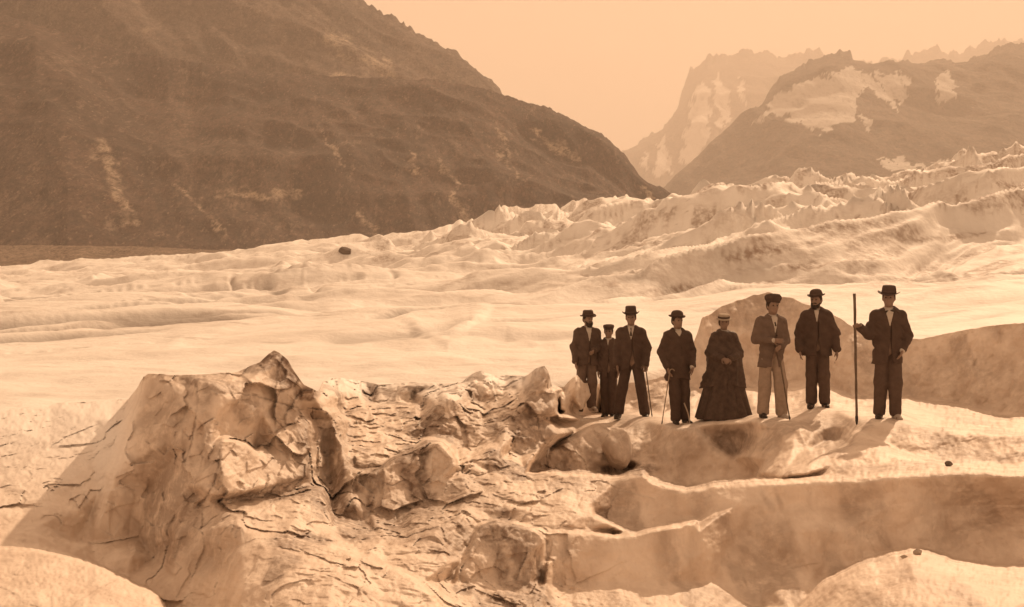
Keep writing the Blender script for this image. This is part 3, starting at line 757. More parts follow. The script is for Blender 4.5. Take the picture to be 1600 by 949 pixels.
lower_scree = [(5, [(700, 300), (722, 330), (740, 365)]), (4, [(770, 190), (785, 215), (800, 245)]), (4, [(690, 255), (705, 275), (722, 295)]), (3, [(762, 225), (780, 245)]),
               (4, [(275, 285), (310, 320), (350, 362)]), (10, [(155, 230), (180, 290), (210, 350)]), (5, [(340, 300), (470, 306)]), (4, [(790, 250), (815, 285)]), (3, [(640, 240), (655, 270)]),
               (3, [(560, 330), (585, 365)]), (3, [(1008, 300), (1016, 320)]), (4, [(830, 205), (860, 225), (900, 245)]), (3, [(500, 200), (530, 260)])]
mountain('mountain_slope', [(-600, -260), (-300, -120), (0, 20), (200, 80), (400, 112), (560, 120), (680, 124), (760, 138), (790, 149), (850, 166), (880, 180), (910, 195), (940, 209), (960, 224), (975, 240), (990, 262), (1003, 280), (1012, 287), (1032, 291), (1050, 302), (1070, 322), (1092, 340), (1120, 352)],
         [(-600, 405), (0, 412), (400, 405), (700, 385), (1000, 352), (1120, 356)], lambda u: 950 + 0.35 * (u + 600), lambda u: 1900 + 0.0 * u - 0.18 * np.clip(u - 500, 0, 700), M_SLOPE, 640, 190, 4.0, 38, 1001, scree=lower_scree)
mountain('mountain_ridge', [(-600, -620), (-200, -420), (200, -200), (420, -80), (560, -5), (640, 38), (668, 60), (690, 72), (712, 78), (728, 92), (745, 108), (768, 125), (785, 146), (820, 190), (860, 240), (900, 300)],
         [(-600, 300), (900, 330)], 1950, 2700, M_UPPER, 480, 120, 9.0, 60, 1101, scree=[(14, [(520, 60), (600, 110)]), (10, [(430, 130), (560, 125)]), (8, [(600, 90), (620, 130)])])
mountain('moraine', [(-600, 372), (0, 383), (120, 384), (250, 386), (330, 390), (400, 394), (460, 397), (520, 399), (600, 402)],
         [(-600, 440), (0, 428), (300, 418), (600, 410)], 640, 820, M_MOR, 360, 40, 2.0, 5, 1201)
snow_r = [[(1172, 200), (1195, 168), (1225, 140), (1262, 126), (1300, 118), (1320, 104), (1345, 108), (1370, 130), (1392, 150), (1405, 175), (1380, 160), (1352, 140), (1340, 150), (1345, 175), (1330, 190), (1310, 186), (1290, 205), (1275, 208), (1258, 192), (1230, 186), (1208, 178), (1185, 195)],
          [(1360, 110), (1420, 118), (1412, 168), (1390, 150), (1372, 128)], [(1345, 188), (1362, 186), (1352, 208)], [(1372, 248), (1440, 256), (1450, 268), (1390, 266)], [(1462, 252), (1500, 258), (1545, 272), (1620, 282), (1620, 300), (1540, 284), (1490, 278)],
          [(1455, 120), (1480, 112), (1500, 140), (1470, 160)]]
mountain('snow_peak', [(990, 345), (1020, 315), (1042, 291), (1080, 258), (1120, 222), (1150, 193), (1172, 176), (1186, 168), (1200, 142), (1216, 121), (1240, 106), (1262, 96), (1290, 84), (1312, 78), (1328, 76), (1333, 92), (1346, 98), (1362, 102), (1385, 96), (1410, 92), (1440, 100), (1470, 92), (1500, 98), (1530, 84), (1570, 70), (1700, 60), (2000, 40)],
         [(990, 360), (1600, 345), (2000, 340)], 3200, 5600, M_PEAK, 540, 170, 8.0, 125, 1301, snow=snow_r)
mountain('needle_peaks', [(880, 320), (940, 280), (985, 236), (1010, 208), (1030, 196), (1052, 178), (1066, 140), (1076, 112), (1096, 92), (1118, 82), (1140, 86), (1160, 76), (1180, 80), (1205, 84), (1225, 92), (1245, 84), (1268, 74), (1285, 80), (1310, 92), (1360, 100), (1420, 80), (1460, 66), (1480, 84), (1520, 72), (1570, 60), (1700, 40), (2000, 60)],
         [(880, 340), (2000, 340)], 8200, 11800, M_AIG, 440, 110, 14.0, 280, 1401,
         snow=[[(1080, 150), (1100, 120), (1112, 180), (1095, 240), (1060, 260), (1070, 200)], [(1120, 110), (1135, 130), (1140, 190), (1125, 200)], [(1020, 240), (1040, 215), (1045, 270), (1025, 275)], [(1000, 250), (1012, 240), (1010, 280)], [(1150, 120), (1165, 140), (1160, 160)]])

# ------------------------------------------------------------------ haze
def build_haze():
    x, y0, y1, z0, z1 = 9500, -30, 16500, -60, 2700
    V = [(-x, y0, z0), (x, y0, z0), (x, y1, z0), (-x, y1, z0), (-x, y0, z1), (x, y0, z1), (x, y1, z1), (-x, y1, z1)]
    Fs = [(0, 3, 2, 1), (4, 5, 6, 7), (0, 1, 5, 4), (1, 2, 6, 5), (2, 3, 7, 6), (3, 0, 4, 7)]
    m = bpy.data.materials.new('haze_air'); m.use_nodes = True
    nt = m.node_tree; nt.nodes.clear()
    v = nt.nodes.new('ShaderNodeVolumePrincipled')
    v.inputs['Color'].default_value = (0.98, 0.90, 0.84, 1)
    v.inputs['Density'].default_value = 0.00012
    v.inputs['Anisotropy'].default_value = 0.2
    o = nt.nodes.new('ShaderNodeOutputMaterial')
    nt.links.new(v.outputs[0], o.inputs['Volume'])
    link('haze', mesh_from('haze', V, Fs, m, smooth=False), kind='stuff')
build_haze()
#PEOPLE
# ------------------------------------------------------------------ people
def cloth(name, c, var=0.14, rough=0.9):
    t = NT(name)
    n = t.noise(14, 5, 0.6, t.n('ShaderNodeTexCoord').outputs['Object'])
    col = t.mix(t.framp(n, 0.3, 0.7), tuple(x * (1 - var) for x in c), tuple(x * (1 + var) for x in c))
    t.bump(t.noise(160, 3, 0.6), 0.35, 0.004)
    return t.done(col, rough, 0.15)
M_SKIN = cloth('skin', (0.25, 0.175, 0.135), 0.12, 0.6)
M_HAIR = cloth('hair', (0.05, 0.038, 0.03), 0.3)
M_GREYHAIR = cloth('grey_hair', (0.16, 0.125, 0.10), 0.3)
M_WHITE = cloth('white_linen', (0.48, 0.43, 0.38), 0.08)
M_SHOE = cloth('shoe_leather', (0.05, 0.038, 0.03), 0.3, 0.5)
M_PALESHOE = cloth('pale_shoe_leather', (0.40, 0.34, 0.29), 0.2, 0.7)
M_STRAW = cloth('straw', (0.38, 0.31, 0.245), 0.15)
M_EYE = cloth('eye', (0.03, 0.022, 0.018), 0.1, 0.3)
M_WOOD = cloth('ash_wood', (0.13, 0.095, 0.07), 0.3, 0.6)
M_PALEWOOD = cloth('pale_wood', (0.30, 0.23, 0.17), 0.3, 0.6)
M_IRON = cloth('iron_tip', (0.06, 0.05, 0.045), 0.2, 0.45)
M_ROPE = cloth('hemp_rope', (0.42, 0.34, 0.27), 0.25)
V3 = lambda *a: np.array(a, float)

class SDF:
    def __init__(self, lo, hi, h):
        self.h = h; self.lo = np.array(lo, float)
        self.n = np.ceil((np.array(hi) - self.lo) / h).astype(int) + 1
        self.ax = [self.lo[i] + h * np.arange(self.n[i]) for i in range(3)]
        self.d = np.full(self.n, 0.12, np.float32)
    def sub(self, lo, hi):
        s = []
        for i in range(3):
            a = int(np.clip(math.floor((lo[i] - self.lo[i]) / self.h), 0, self.n[i] - 1))
            b = int(np.clip(math.ceil((hi[i] - self.lo[i]) / self.h) + 1, a + 1, self.n[i]))
            s.append(slice(a, b))
        g = np.meshgrid(*[self.ax[i][s[i]] for i in range(3)], indexing='ij')
        return tuple(s), g
    def grid(self): return np.meshgrid(*self.ax, indexing='ij')
    def blend(self, s, d, k):
        o = self.d[s]
        h = np.maximum(k - np.abs(o - d), 0) / k if k > 0 else 0
        self.d[s] = np.minimum(o, d) - h * h * k * 0.25
    def cone(self, a, b, ra, rb, k=0.02, sy=1.0, yc=None):
        a, b = np.array(a, float), np.array(b, float)
        m = max(ra, rb) + 0.10
        s, (x, y, z) = self.sub(np.minimum(a, b) - m, np.maximum(a, b) + m)
        if sy != 1.0:
            c = (a[1] + b[1]) / 2 if yc is None else yc
            y = c + (y - c) / sy
        e = b - a
        t = np.clip(((x - a[0]) * e[0] + (y - a[1]) * e[1] + (z - a[2]) * e[2]) / max(e @ e, 1e-9), 0, 1)
        d = np.sqrt((x - a[0] - t * e[0]) ** 2 + (y - a[1] - t * e[1]) ** 2 + (z - a[2] - t * e[2]) ** 2) - (ra + t * (rb - ra))
        self.blend(s, d * (sy if sy < 1 else 1), k)
    def ball(self, c, r, k=0.02, cut=False):
        c, r = np.array(c, float), np.array(r, float)
        s, (x, y, z) = self.sub(c - r - 0.08, c + r + 0.08)
        q = np.sqrt(((x - c[0]) / r[0]) ** 2 + ((y - c[1]) / r[1]) ** 2 + ((z - c[2]) / r[2]) ** 2)
        d = (q - 1) * r.min()
        if cut:
            o = self.d[s]; h = np.maximum(k - np.abs(o + d), 0) / k
            self.d[s] = np.maximum(o, -d) + h * h * k * 0.25
        else: self.blend(s, d, k)
    def mesh(self, name, mat, scale=1.0):
        g = self.d; h = self.h
        ins = g < 0
        nx, ny, nz = g.shape
        c = np.zeros((nx - 1, ny - 1, nz - 1), np.int8)
        for dx in (0, 1):
            for dy in (0, 1):
                for dz in (0, 1):
                    c += ins[dx:nx - 1 + dx, dy:ny - 1 + dy, dz:nz - 1 + dz]
        act = (c > 0) & (c < 8)
        idx = np.full(act.shape, -1, np.int64)
        I = np.argwhere(act)
        idx[act] = np.arange(len(I))
        acc = np.zeros((len(I), 3)); cnt = np.zeros(len(I))
        corners = [(a, b, d) for a in (0, 1) for b in (0, 1) for d in (0, 1)]
        for p in corners:
            for axis in range(3):
                if p[axis]: continue
                q = list(p); q[axis] = 1
                va = g[I[:, 0] + p[0], I[:, 1] + p[1], I[:, 2] + p[2]]
                vb = g[I[:, 0] + q[0], I[:, 1] + q[1], I[:, 2] + q[2]]
                m = (va < 0) != (vb < 0)
                t = np.where(m, va / np.where(np.abs(va - vb) < 1e-9, 1, va - vb), 0)
                pos = np.array(p, float)[None].repeat(len(I), 0); pos[:, axis] = t
                acc[m] += pos[m]; cnt[m] += 1
        V = self.lo + (I + acc / np.maximum(cnt, 1)[:, None]) * h
        faces = []
        def quad(axis):
            sl = [slice(None)] * 3
            a = [slice(1, -1)] * 3; a[axis] = slice(0, -1)
            b = [slice(1, -1)] * 3; b[axis] = slice(1, None)
            A, B = ins[tuple(a)], ins[tuple(b)]
            for flip, m in ((False, A & ~B), (True, ~A & B)):
                E = np.argwhere(m)
                if not len(E): continue
                off = np.ones(3, int); off[axis] = 0
                E = E + off
                u, v = [(1, 2), (2, 0), (0, 1)][axis]
                def cell(du, dv):
                    C = E.copy(); C[:, u] -= du; C[:, v] -= dv
                    return idx[C[:, 0], C[:, 1], C[:, 2]]
                q = np.stack([cell(1, 1), cell(0, 1), cell(0, 0), cell(1, 0)], 1)
                faces.append(q[:, ::-1] if flip else q)
        for ax in range(3): quad(ax)
        Fc = np.concatenate(faces)
        Fc = Fc[(Fc >= 0).all(1)]
        return mesh_from(name, V * scale, Fc, mat)

def rotz(p, a, c=(0, 0)):
    x, y = p[0] - c[0], p[1] - c[1]
    return V3(c[0] + x * math.cos(a) - y * math.sin(a), c[1] + x * math.sin(a) + y * math.cos(a), p[2])

def unit(v): return v / np.linalg.norm(v)

def add_hand(S, wrist, d, n, side, curl):
    """palm, four unequal fingers in three joints, thumb leaving the side of the palm; n = palm normal"""
    d = unit(d); n = unit(n - (n @ d) * d); s = np.cross(d, n) * side
    for o in (-0.022, -0.007, 0.008, 0.022):
        S.cone(wrist + d * 0.012 + s * o * 0.7, wrist + d * 0.085 + s * o, 0.016, 0.0145, 0.012)
    for o, L in ((-0.029, 0.066), (-0.0100, 0.080), (0.0100, 0.086), (0.029, 0.076)):
        p = wrist + d * 0.088 + s * o; a = curl * 0.25
        for q, seg in enumerate((0.44, 0.32, 0.24)):
            dd = d * math.cos(a) + n * math.sin(a)
            p2 = p + dd * L * seg
            S.cone(p, p2, 0.0092 - q * 0.0007, 0.0088 - q * 0.0008, 0.004)
            p = p2; a += curl * 0.62
    p = wrist + d * 0.03 + s * 0.026
    p2 = p + unit(d * 0.6 + s * 0.8 + n * 0.35) * 0.042; p3 = p2 + unit(d * 0.85 + s * 0.1 + n * 0.5 * (0.3 + curl)) * 0.034
    S.cone(p, p2, 0.013, 0.0105, 0.01); S.cone(p2, p3, 0.0105, 0.009, 0.004)

def lathe(name, prof, mat, n=40, sx=1.0, sy=1.0, curl=0.0, droop=0.0, r0=0.1, wob=0.0, seed=0):
    """profile of (radius, z) turned round; brim beyond r0 curls up at the sides and dips front and back"""
    th = np.linspace(0, 2 * math.pi, n, endpoint=False)
    V = []
    for r, z in prof:
        e = max(0, r - r0)
        zz = z + e * (curl * np.cos(th) ** 2 - droop * np.sin(th) ** 2)
        rb_ = r if r <= r0 else r0 + (r - r0) * 0.68
        rr = rb_ * (1 + wob * fbm(np.cos(th) * 1.5 + 9, np.sin(th) * 1.5, np.full(n, z * 14.0), 2, seed))
        zz = zz + wob * 0.05 * fbm(np.cos(th) * 1.3 + 3, np.sin(th) * 1.3, np.full(n, z * 9.0), 2, seed + 5)
        V.append(np.stack([rr * sx * np.cos(th), rr * sy * np.sin(th), zz], 1))
    V = np.concatenate(V)
    m = len(prof)
    Fc = []
    for i in range(m - 1):
        for j in range(n):
            Fc.append((i * n + j, i * n + (j + 1) % n, (i + 1) * n + (j + 1) % n, (i + 1) * n + j))
    return mesh_from(name, V, Fc, mat)

HATS = {
 'bowler': ([(.001, .105), (.03, .104), (.055, .096), (.075, .078), (.086, .045), (.089, .008), (.092, .002), (.105, .0), (.128, .004), (.136, .010), (.136, .003), (.120, -.004), (.085, -.006), (.080, -.004)], (.35, .25)),
 'round_felt': ([(.001, .092), (.035, .095), (.062, .098), (.078, .086), (.086, .045), (.088, .010), (.092, .001), (.112, -.003), (.140, -.002), (.146, .003), (.146, -.003), (.120, -.010), (.085, -.010), (.080, -.006)], (.25, .30)),
 'tall_felt': ([(.001, .125), (.04, .127), (.068, .124), (.079, .112), (.081, .07), (.085, .012), (.089, .002), (.11, -.001), (.140, .004), (.148, .012), (.148, .005), (.118, -.008), (.085, -.008), (.080, -.004)], (.40, .35)),
 'wide_felt': ([(.001, .094), (.03, .098), (.06, .104), (.076, .098), (.086, .06), (.090, .010), (.094, .001), (.125, -.006), (.158, -.004), (.165, .002), (.165, -.005), (.125, -.014), (.09, -.010), (.082, -.006)], (.30, .25)),
 'straw': ([(.001, .066), (.05, .066), (.080, .063), (.084, .056), (.086, .010), (.088, .002), (.110, -.004), (.136, -.010), (.138, -.014), (.110, -.012), (.085, -.008), (.080, -.004)], (.0, .1)),
 'soft_cap': ([(.001, .108), (.05, .112), (.092, .104), (.120, .074), (.122, .044), (.104, .014), (.091, .002), (.090, -.012), (.084, -.014), (.080, -.006)], (.0, .0)),
 'peaked_cap': ([(.001, .070), (.05, .070), (.092, .058), (.106, .038), (.100, .018), (.091, .004), (.090, -.010), (.084, -.012), (.080, -.006)], (.0, .0)),
}

def person(spec):
    H = spec['H'] / 1.72
    root = bpy.data.objects.new('person', None)
    COL.objects.link(root)
    root.empty_display_size = 0.2
    px, Y = spec['px'], spec['Y']
    X = (px - 800) / F * Y
    hit = NB.ray_cast(Vector((X, Y, ZC + 0.2)), Vector((0, 0, -1)))
    zs = [NB.ray_cast(Vector((X + dx, Y + dy, ZC + 0.2)), Vector((0, 0, -1)))[0] for dx in (-.16, 0, .16) for dy in (-.1, 0, .1)]
    zs = sorted(z.z for z in zs if z)
    gz = zs[len(zs) // 2 - 1] if zs else -0.2
    root.location = (X, Y, gz - 0.022)
    root.rotation_euler = (0, spec.get('lean', 0), spec.get('rot', 0))
    root['label'] = spec['label']; root['category'] = 'person'; root['group'] = 'party posed on the ice ridge'
    seed = spec['seed']
    jk = spec['jacket']; tr = spec.get('trousers', jk)
    Larm, Rarm = [V3(*p) for p in spec['L']], [V3(*p) for p in spec['R']]
    sh = spec.get('sh', 0.162)
    ft = spec.get('feet', ((-0.10, 0.0), (0.10, 0.0)))
    turn = spec.get('turn', 0.0)
    fem = spec.get('dress', False)
    out = {}
    # ---- body
    S = SDF((-0.56, -0.42, -0.02), (0.56, 0.30, 1.76), 0.0102)
    hc = V3(0, -0.015, 1.605)
    R = lambda x, y, z: rotz(V3(x, y - 0.015, z), turn, (0, -0.0))
    S.ball(R(0, 0.012, 1.628), (0.076, 0.094, 0.094), 0.02)
    S.ball(R(0, -0.012, 1.580), (0.062, 0.078, 0.092), 0.03)
    S.ball(R(0, -0.050, 1.525), (0.034, 0.030, 0.026), 0.03)          # chin
    S.cone(R(0, -0.088, 1.615), R(0, -0.108, 1.577), 0.010, 0.0155, 0.014)   # nose
    S.cone(R(-0.035, -0.078, 1.632), R(0.035, -0.078, 1.632), 0.012, 0.012, 0.02)   # brow
    for sx in (-1, 1):
        S.ball(R(sx * 0.031, -0.093, 1.612), (0.015, 0.013, 0.011), 0.012, cut=True)
        S.ball(R(sx * 0.077, 0.012, 1.595), (0.011, 0.020, 0.031), 0.010)
    S.cone(R(-0.018, -0.090, 1.553), R(0.018, -0.090, 1.553), 0.007, 0.007, 0.01)
    S.cone((0, 0.012, 1.36), R(0, 0.018, 1.55), 0.056, 0.052, 0.02)
    S.cone((0, 0, 0.98), (0, 0, 1.34), 0.115, 0.13, 0.03, 0.65)
    S.cone((-sh + .03, 0.01, 1.40), (sh - .03, 0.01, 1.40), 0.045, 0.045, 0.04)
    S.cone((-0.05, 0, 0.92), (0.05, 0, 0.92), 0.10, 0.10, 0.03, 0.8)
    for sx, arm, curl, nn in ((-1, Larm, spec.get('curlL', 0.55), spec.get('nL')), (1, Rarm, spec.get('curlR', 0.55), spec.get('nR'))):
        shp = V3(sx * sh, 0.01, 1.40)
        S.cone(shp, arm[0], 0.042, 0.036, 0.03); S.cone(arm[0], arm[1], 0.036, 0.026, 0.02)
        fd = unit(arm[1] - arm[0])
        pn = V3(*nn) if nn else V3(-sx * 1.0, -0.15, 0.0)
        add_hand(S, arm[1], fd, pn, sx * (1 if fd[2] < 0.3 else -1), curl)
    if not fem:
        for i, sx in enumerate((-1, 1)):
            fx, fy = ft[i]
            S.cone((sx * 0.085, 0, 0.90), (0.5 * sx * 0.085 + 0.5 * fx, fy - 0.02, 0.48), 0.07, 0.052, 0.03)
            S.cone((0.5 * sx * 0.085 + 0.5 * fx, fy - 0.02, 0.48), (fx, fy + 0.02, 0.07), 0.05, 0.036, 0.02)
            S.cone((fx, fy + 0.03, 0.05), (fx * 1.1, fy - 0.12, 0.035), 0.032, 0.026, 0.02)
    else:
        for sx in (-1, 1):
            S.cone((sx * 0.08, 0, 0.90), (sx * 0.09, 0.0, 0.07), 0.07, 0.036, 0.03)
            S.cone((sx * 0.09, 0.02, 0.05), (sx * 0.1, -0.11, 0.035), 0.032, 0.026, 0.02)
    body = link('body', S.mesh('body', M_SKIN, H), root)
    # eyes
    for sx in (-1, 1):
        E = SDF((-0.02, -0.02, -0.02), (0.02, 0.02, 0.02), 0.004)
        E.ball((0, 0, 0), (0.011, 0.010, 0.009), 0.004)
        eo = link('eye', E.mesh('eye', M_EYE, H), body); p = R(sx * 0.031, -0.082, 1.612)
        eo.location = tuple(p * H)
    # hair and beard
    hm = spec.get('hairmat', M_HAIR)
    S = SDF((-0.14, -0.16, 1.42), (0.14, 0.16, 1.76), 0.007)
    S.ball(R(0, 0.020, 1.628), (0.086, 0.100, 0.100), 0.01)
    if fem: S.ball(R(0, 0.085, 1.585), (0.065, 0.05, 0.05), 0.03); S.ball(R(0, 0.03, 1.59), (0.085, 0.07, 0.07), 0.02)
    else: S.ball(R(0, 0.045, 1.590), (0.076, 0.062, 0.062), 0.02)
    S.ball(R(0, -0.10, 1.575), (0.105, 0.095, 0.105), 0.01, cut=True)
    x, y, z = S.grid(); S.d += 0.004 * fbm(x * 60, y * 60, z * 30, 2, seed)
    link('hair', S.mesh('hair', hm, H), root)
    if spec.get('beard'):
        S = SDF((-0.14, -0.20, 1.40), (0.14, 0.12, 1.68), 0.007)
        S.ball(R(0, -0.045, 1.515), (0.058, 0.052, 0.058 if spec['beard'] > 1 else 0.040), 0.01)
        for sx in (-1, 1):
            S.cone(R(sx * 0.062, -0.005, 1.60), R(sx * 0.046, -0.045, 1.53), 0.014, 0.022, 0.02)
            S.cone(R(sx * 0.004, -0.098, 1.566), R(sx * 0.036, -0.088, 1.556), 0.010, 0.008, 0.006)
        x, y, z = S.grid(); S.d += 0.005 * fbm(x * 70, y * 70, z * 40, 2, seed + 1)
        link('beard', S.mesh('beard', hm, H), root)
    # ---- coat (or mantle)
    S = SDF((-0.60, -0.46, 0.30), (0.60, 0.34, 1.56), 0.011)
    hem = spec.get('hem', 0.80)
    wb, wc = spec.get('wide', (0.205, 0.185))
    if not fem:
        S.cone((0, 0.005, hem - 0.12), (0, 0.0, 1.02), wb, wc * 0.96, 0.03, 0.66)
        S.cone((0, 0, 1.02), (0, 0.0, 1.28), wc * 0.96, wc, 0.03, 0.66)
    else:
        S.cone((0, 0.02, 0.48), (0, 0.0, 1.02), 0.385, 0.262, 0.03, 0.74)
        S.cone((0, 0.01, 1.02), (0, 0.0, 1.30), 0.262, 0.165, 0.06, 0.74)
    S.cone((-sh + .02, 0.012, 1.382), (0, 0.012, 1.405), 0.062, 0.066, 0.06); S.cone((sh - .02, 0.012, 1.382), (0, 0.012, 1.405), 0.062, 0.066, 0.06)
    S.cone((-0.05, 0.02, 1.43), (0.05, 0.02, 1.43), 0.055, 0.055, 0.05)
    for sx, arm in ((-1, Larm), (1, Rarm)):
        shp = V3(sx * sh, 0.012, 1.368)
        r1, r2, r3 = spec.get('sleeve', (0.070, 0.064, 0.055))
        S.cone(shp, arm[0], r1, r2, 0.05); S.cone(arm[0], arm[1] - unit(arm[1] - arm[0]) * 0.015, r2, r3, 0.03)
    x, y, z = S.grid()
    fold = 0.020 * (ridged(x * 4 + 2, y * 4, z * 7 + x * 6, 2, seed + 20) - 0.5) + 0.008 * fbm(x * 9, y * 9, z * 16, 3, seed + 21)
    S.d += fold
    if fem:
        ang = np.arctan2(y, x)
        S.d += 0.016 * np.sin(ang * 9 + 2 * np.sin(z * 4)) * sstep(1.25, 0.6, z)
        hz = 0.62 - 0.08 * np.abs(x) / 0.3
        S.d = np.maximum(S.d, (hz - z))
    else:
        hz = hem + 0.015 * np.sin(x * 9 + seed) - 0.02 * (np.abs(x) > 0.1)
        sl = np.abs(x) > 0.245 if spec.get('openarm') else np.zeros_like(x, bool)
        keep = z > hz
        S.d = np.where(sl & (z < hem + 0.1), S.d, np.maximum(S.d, (hz - z) * 0.9))
        # front edges of the coat part below the button
        gap = spec.get('gap', 0.03) * sstep(1.10, hem, z)
        S.d = np.maximum(S.d, np.where((y < -0.03), gap - np.abs(x - 0.01) - 0.0, -1) * 1.0) if spec.get('gap', 0.03) > 0 else S.d
        S.d = S.d + 0.010 * np.exp(-((x - 0.02) / 0.008) ** 2) * (y < 0) * (z < 1.30)      # closing line
    S.ball((0, -0.012, 1.49), (0.062, 0.062, 0.07), 0.01, cut=True)
    Sj = S.d.copy()
    coat = link('mantle' if fem else 'jacket', S.mesh('jacket', jk, H), root)
    # shirt front, collar, tie
    v0, vw = spec.get('vee', (1.25, 0.05))
    if vw > 0:
        S2 = SDF((-0.60, -0.46, 0.30), (0.60, 0.34, 1.56), 0.011)
        half = vw * np.clip((z - v0) / (1.44 - v0), 0, 1.2)
        S2.d = np.maximum(np.maximum(Sj - 0.0075, np.abs(x) - half), np.maximum(y + 0.02, z - 1.46)).astype(np.float32)
        if (S2.d < 0).any(): link('shirt_front', S2.mesh('shirt_front', M_WHITE, H), coat)
    S = SDF((-0.1, -0.12, 1.40), (0.1, 0.12, 1.54), 0.006)
    x, y, z = S.grid()
    S.d = np.maximum(np.abs(np.hypot(x, (y - 0.012)) - 0.060) - 0.006, np.abs(z - 1.465 - 0.15 * (y - .01)) - 0.024).astype(np.float32)
    link('collar', S.mesh('collar', M_WHITE, H), coat)
    if spec.get('tie'):
        S = SDF((-0.1, -0.2, 1.25), (0.1, 0.02, 1.50), 0.006)
        yt = -0.075
        if spec['tie'] == 'bow':
            for sx in (-1, 1): S.cone((sx * 0.008, yt, 1.437), (sx * 0.042, yt, 1.432 + 0.008 * sx), 0.009, 0.020, 0.006)
        else:
            S.cone((0, yt, 1.440), (0, yt - 0.036, 1.33), 0.011, 0.018, 0.006)
        link('necktie', S.mesh('necktie', M_SHOE, H), coat)
    if spec.get('cuff'):
        for sx, arm in ((-1, Larm), (1, Rarm)):
            if (sx > 0 and 'R' in spec['cuff']) or (sx < 0 and 'L' in spec['cuff']):
                q = unit(arm[1] - arm[0]); S = SDF(arm[1] - 0.09, arm[1] + 0.09, 0.006)
                S.cone(arm[1] - q * 0.012, arm[1] + q * 0.012, 0.042, 0.040, 0.004)
                link('cuff', S.mesh('cuff', M_WHITE, H), coat)
    if not fem:
        bt = SDF((-0.03, -0.03, -0.03), (0.03, 0.03, 0.03), 0.005); bt.ball((0, 0, 0), (0.013, 0.007, 0.013), 0.004)
        bm = bt.mesh('button', M_SHOE, H)
        for zz in (1.19, 1.08):
            col_ = Sj[int(round((0.03 + 0.60) / 0.011)), :, int(round((zz - 0.30) / 0.011))]
            k = np.argmax(col_ < 0)
            if col_[k] < 0:
                o = link('button', bm, coat); o.location = (0.03 * H, (-0.46 + k * 0.011 - 0.004) * H, zz * H)
    # ---- trousers and shoes, or skirt
    if not fem:
        S = SDF((-0.42, -0.30, 0.02), (0.42, 0.26, 1.10), 0.0105)
        lw = spec.get('leg', (0.092, 0.086, 0.080))
        S.cone((-0.05, 0.005, 0.95), (0.05, 0.005, 0.95), 0.105, 0.105, 0.03, 0.75)
        for i, sx in enumerate((-1, 1)):
            fx, fy = ft[i]
            kx = 0.5 * sx * 0.082 + 0.5 * fx
            S.cone((sx * 0.078, 0.005, 0.88), (kx, fy - 0.015, 0.50), lw[0], lw[1], 0.012)
            S.cone((kx, fy - 0.015, 0.50), (fx, fy + 0.018, 0.10), lw[1], lw[2], 0.03)
        x, y, z = S.grid()
        S.d += 0.010 * (ridged(x * 7, y * 7, z * 5 + 4 * x, 2, seed + 30) - 0.5) + 0.005 * fbm(x * 12, y * 12, z * 8, 2, seed + 31)
        S.d = np.maximum(S.d, (0.055 - z + 0.1 * (y + 0.05)))
        link('trousers', S.mesh('trousers', tr, H), root)
        for i, sx in enumerate((-1, 1)):
            fx, fy = ft[i]; to = sx * 0.035
            S = SDF((fx - 0.16, fy - 0.26, -0.02), (fx + 0.16, fy + 0.14, 0.22), 0.0085)
            S.cone((fx, fy + 0.045, 0.045), (fx + to * 0.6, fy - 0.07, 0.042), 0.044, 0.044, 0.02)
            S.cone((fx + to * 0.6, fy - 0.07, 0.038), (fx + to, fy - 0.155, 0.030), 0.044, 0.034, 0.02)
            S.cone((fx, fy + 0.02, 0.06), (fx, fy + 0.015, 0.14), 0.044, 0.042, 0.03)
            x, y, z = S.grid(); S.d = np.maximum(S.d, -z)
            S.d = np.minimum(S.d, np.maximum(np.maximum(S.d - 0.006, z - 0.014), -z))
            link('shoe', S.mesh('shoe', spec.get('shoe', (M_SHOE, M_SHOE))[i], H), root)
    else:
        S = SDF((-0.60, -0.56, 0.0), (0.60, 0.56, 1.12), 0.0125)
        x, y, z = S.grid()
        ang = np.arctan2(y, x)
        t = np.clip((1.05 - z) / 1.05, 0, 1)
        rad = 0.14 + 0.325 * t ** 0.80
        rad = rad + (0.010 + 0.022 * t) * np.sin(ang * 13 + 1.5 * np.sin(z * 3 + ang * 2)) * sstep(0, 0.3, t) + 0.035 * t * fbm(x * 4, y * 4, z * 2, 2, seed)
        S.d = (np.hypot(x, y / 0.86) - rad).astype(np.float32) * 0.8
        S.d = np.maximum(S.d, np.maximum(0.022 + 0.012 * np.sin(ang * 13) - z, z - 1.06))
        link('skirt', S.mesh('skirt', tr, H), root)
        for sx in (-1, 1):
            S = SDF((sx * 0.1 - 0.16, -0.52, -0.02), (sx * 0.1 + 0.16, 0.1, 0.2), 0.0085)
            S.cone((sx * 0.09, 0.03, 0.045), (sx * 0.1, -0.14, 0.034), 0.042, 0.032, 0.02)
            x, y, z = S.grid(); S.d = np.maximum(S.d, -z)
            link('shoe', S.mesh('shoe', M_SHOE, H), root)
    # ---- hat
    kind, hmat, bandmat = spec['hat']
    prof, (curl, droop) = HATS[kind]
    hat = link('hat', lathe('hat', [(r * H * 1.11, z * H) for r, z in prof], hmat, sx=0.96, sy=1.10, curl=curl, droop=droop, r0=0.095 * H, wob=spec.get('wob', 0.05), seed=seed), root)
    hp = R(0, 0.012, spec.get('hatz', 1.668))
    hat.location = tuple(hp * H)
    hat.rotation_euler = (spec.get('hatx', 0.05), spec.get('haty', 0.0), turn)
    if bandmat:
        top = 0.032
        bd = lathe('hat_band', [(0.0905 * H * 1.11, 0.004 * H), (0.0925 * H * 1.11, 0.006 * H), (0.0905 * H * 1.11, top * H), (0.088 * H * 1.11, (top + .002) * H)], bandmat, sx=0.965, sy=1.105, wob=spec.get('wob', 0.05), seed=seed)
        link('hat_band', bd, hat)
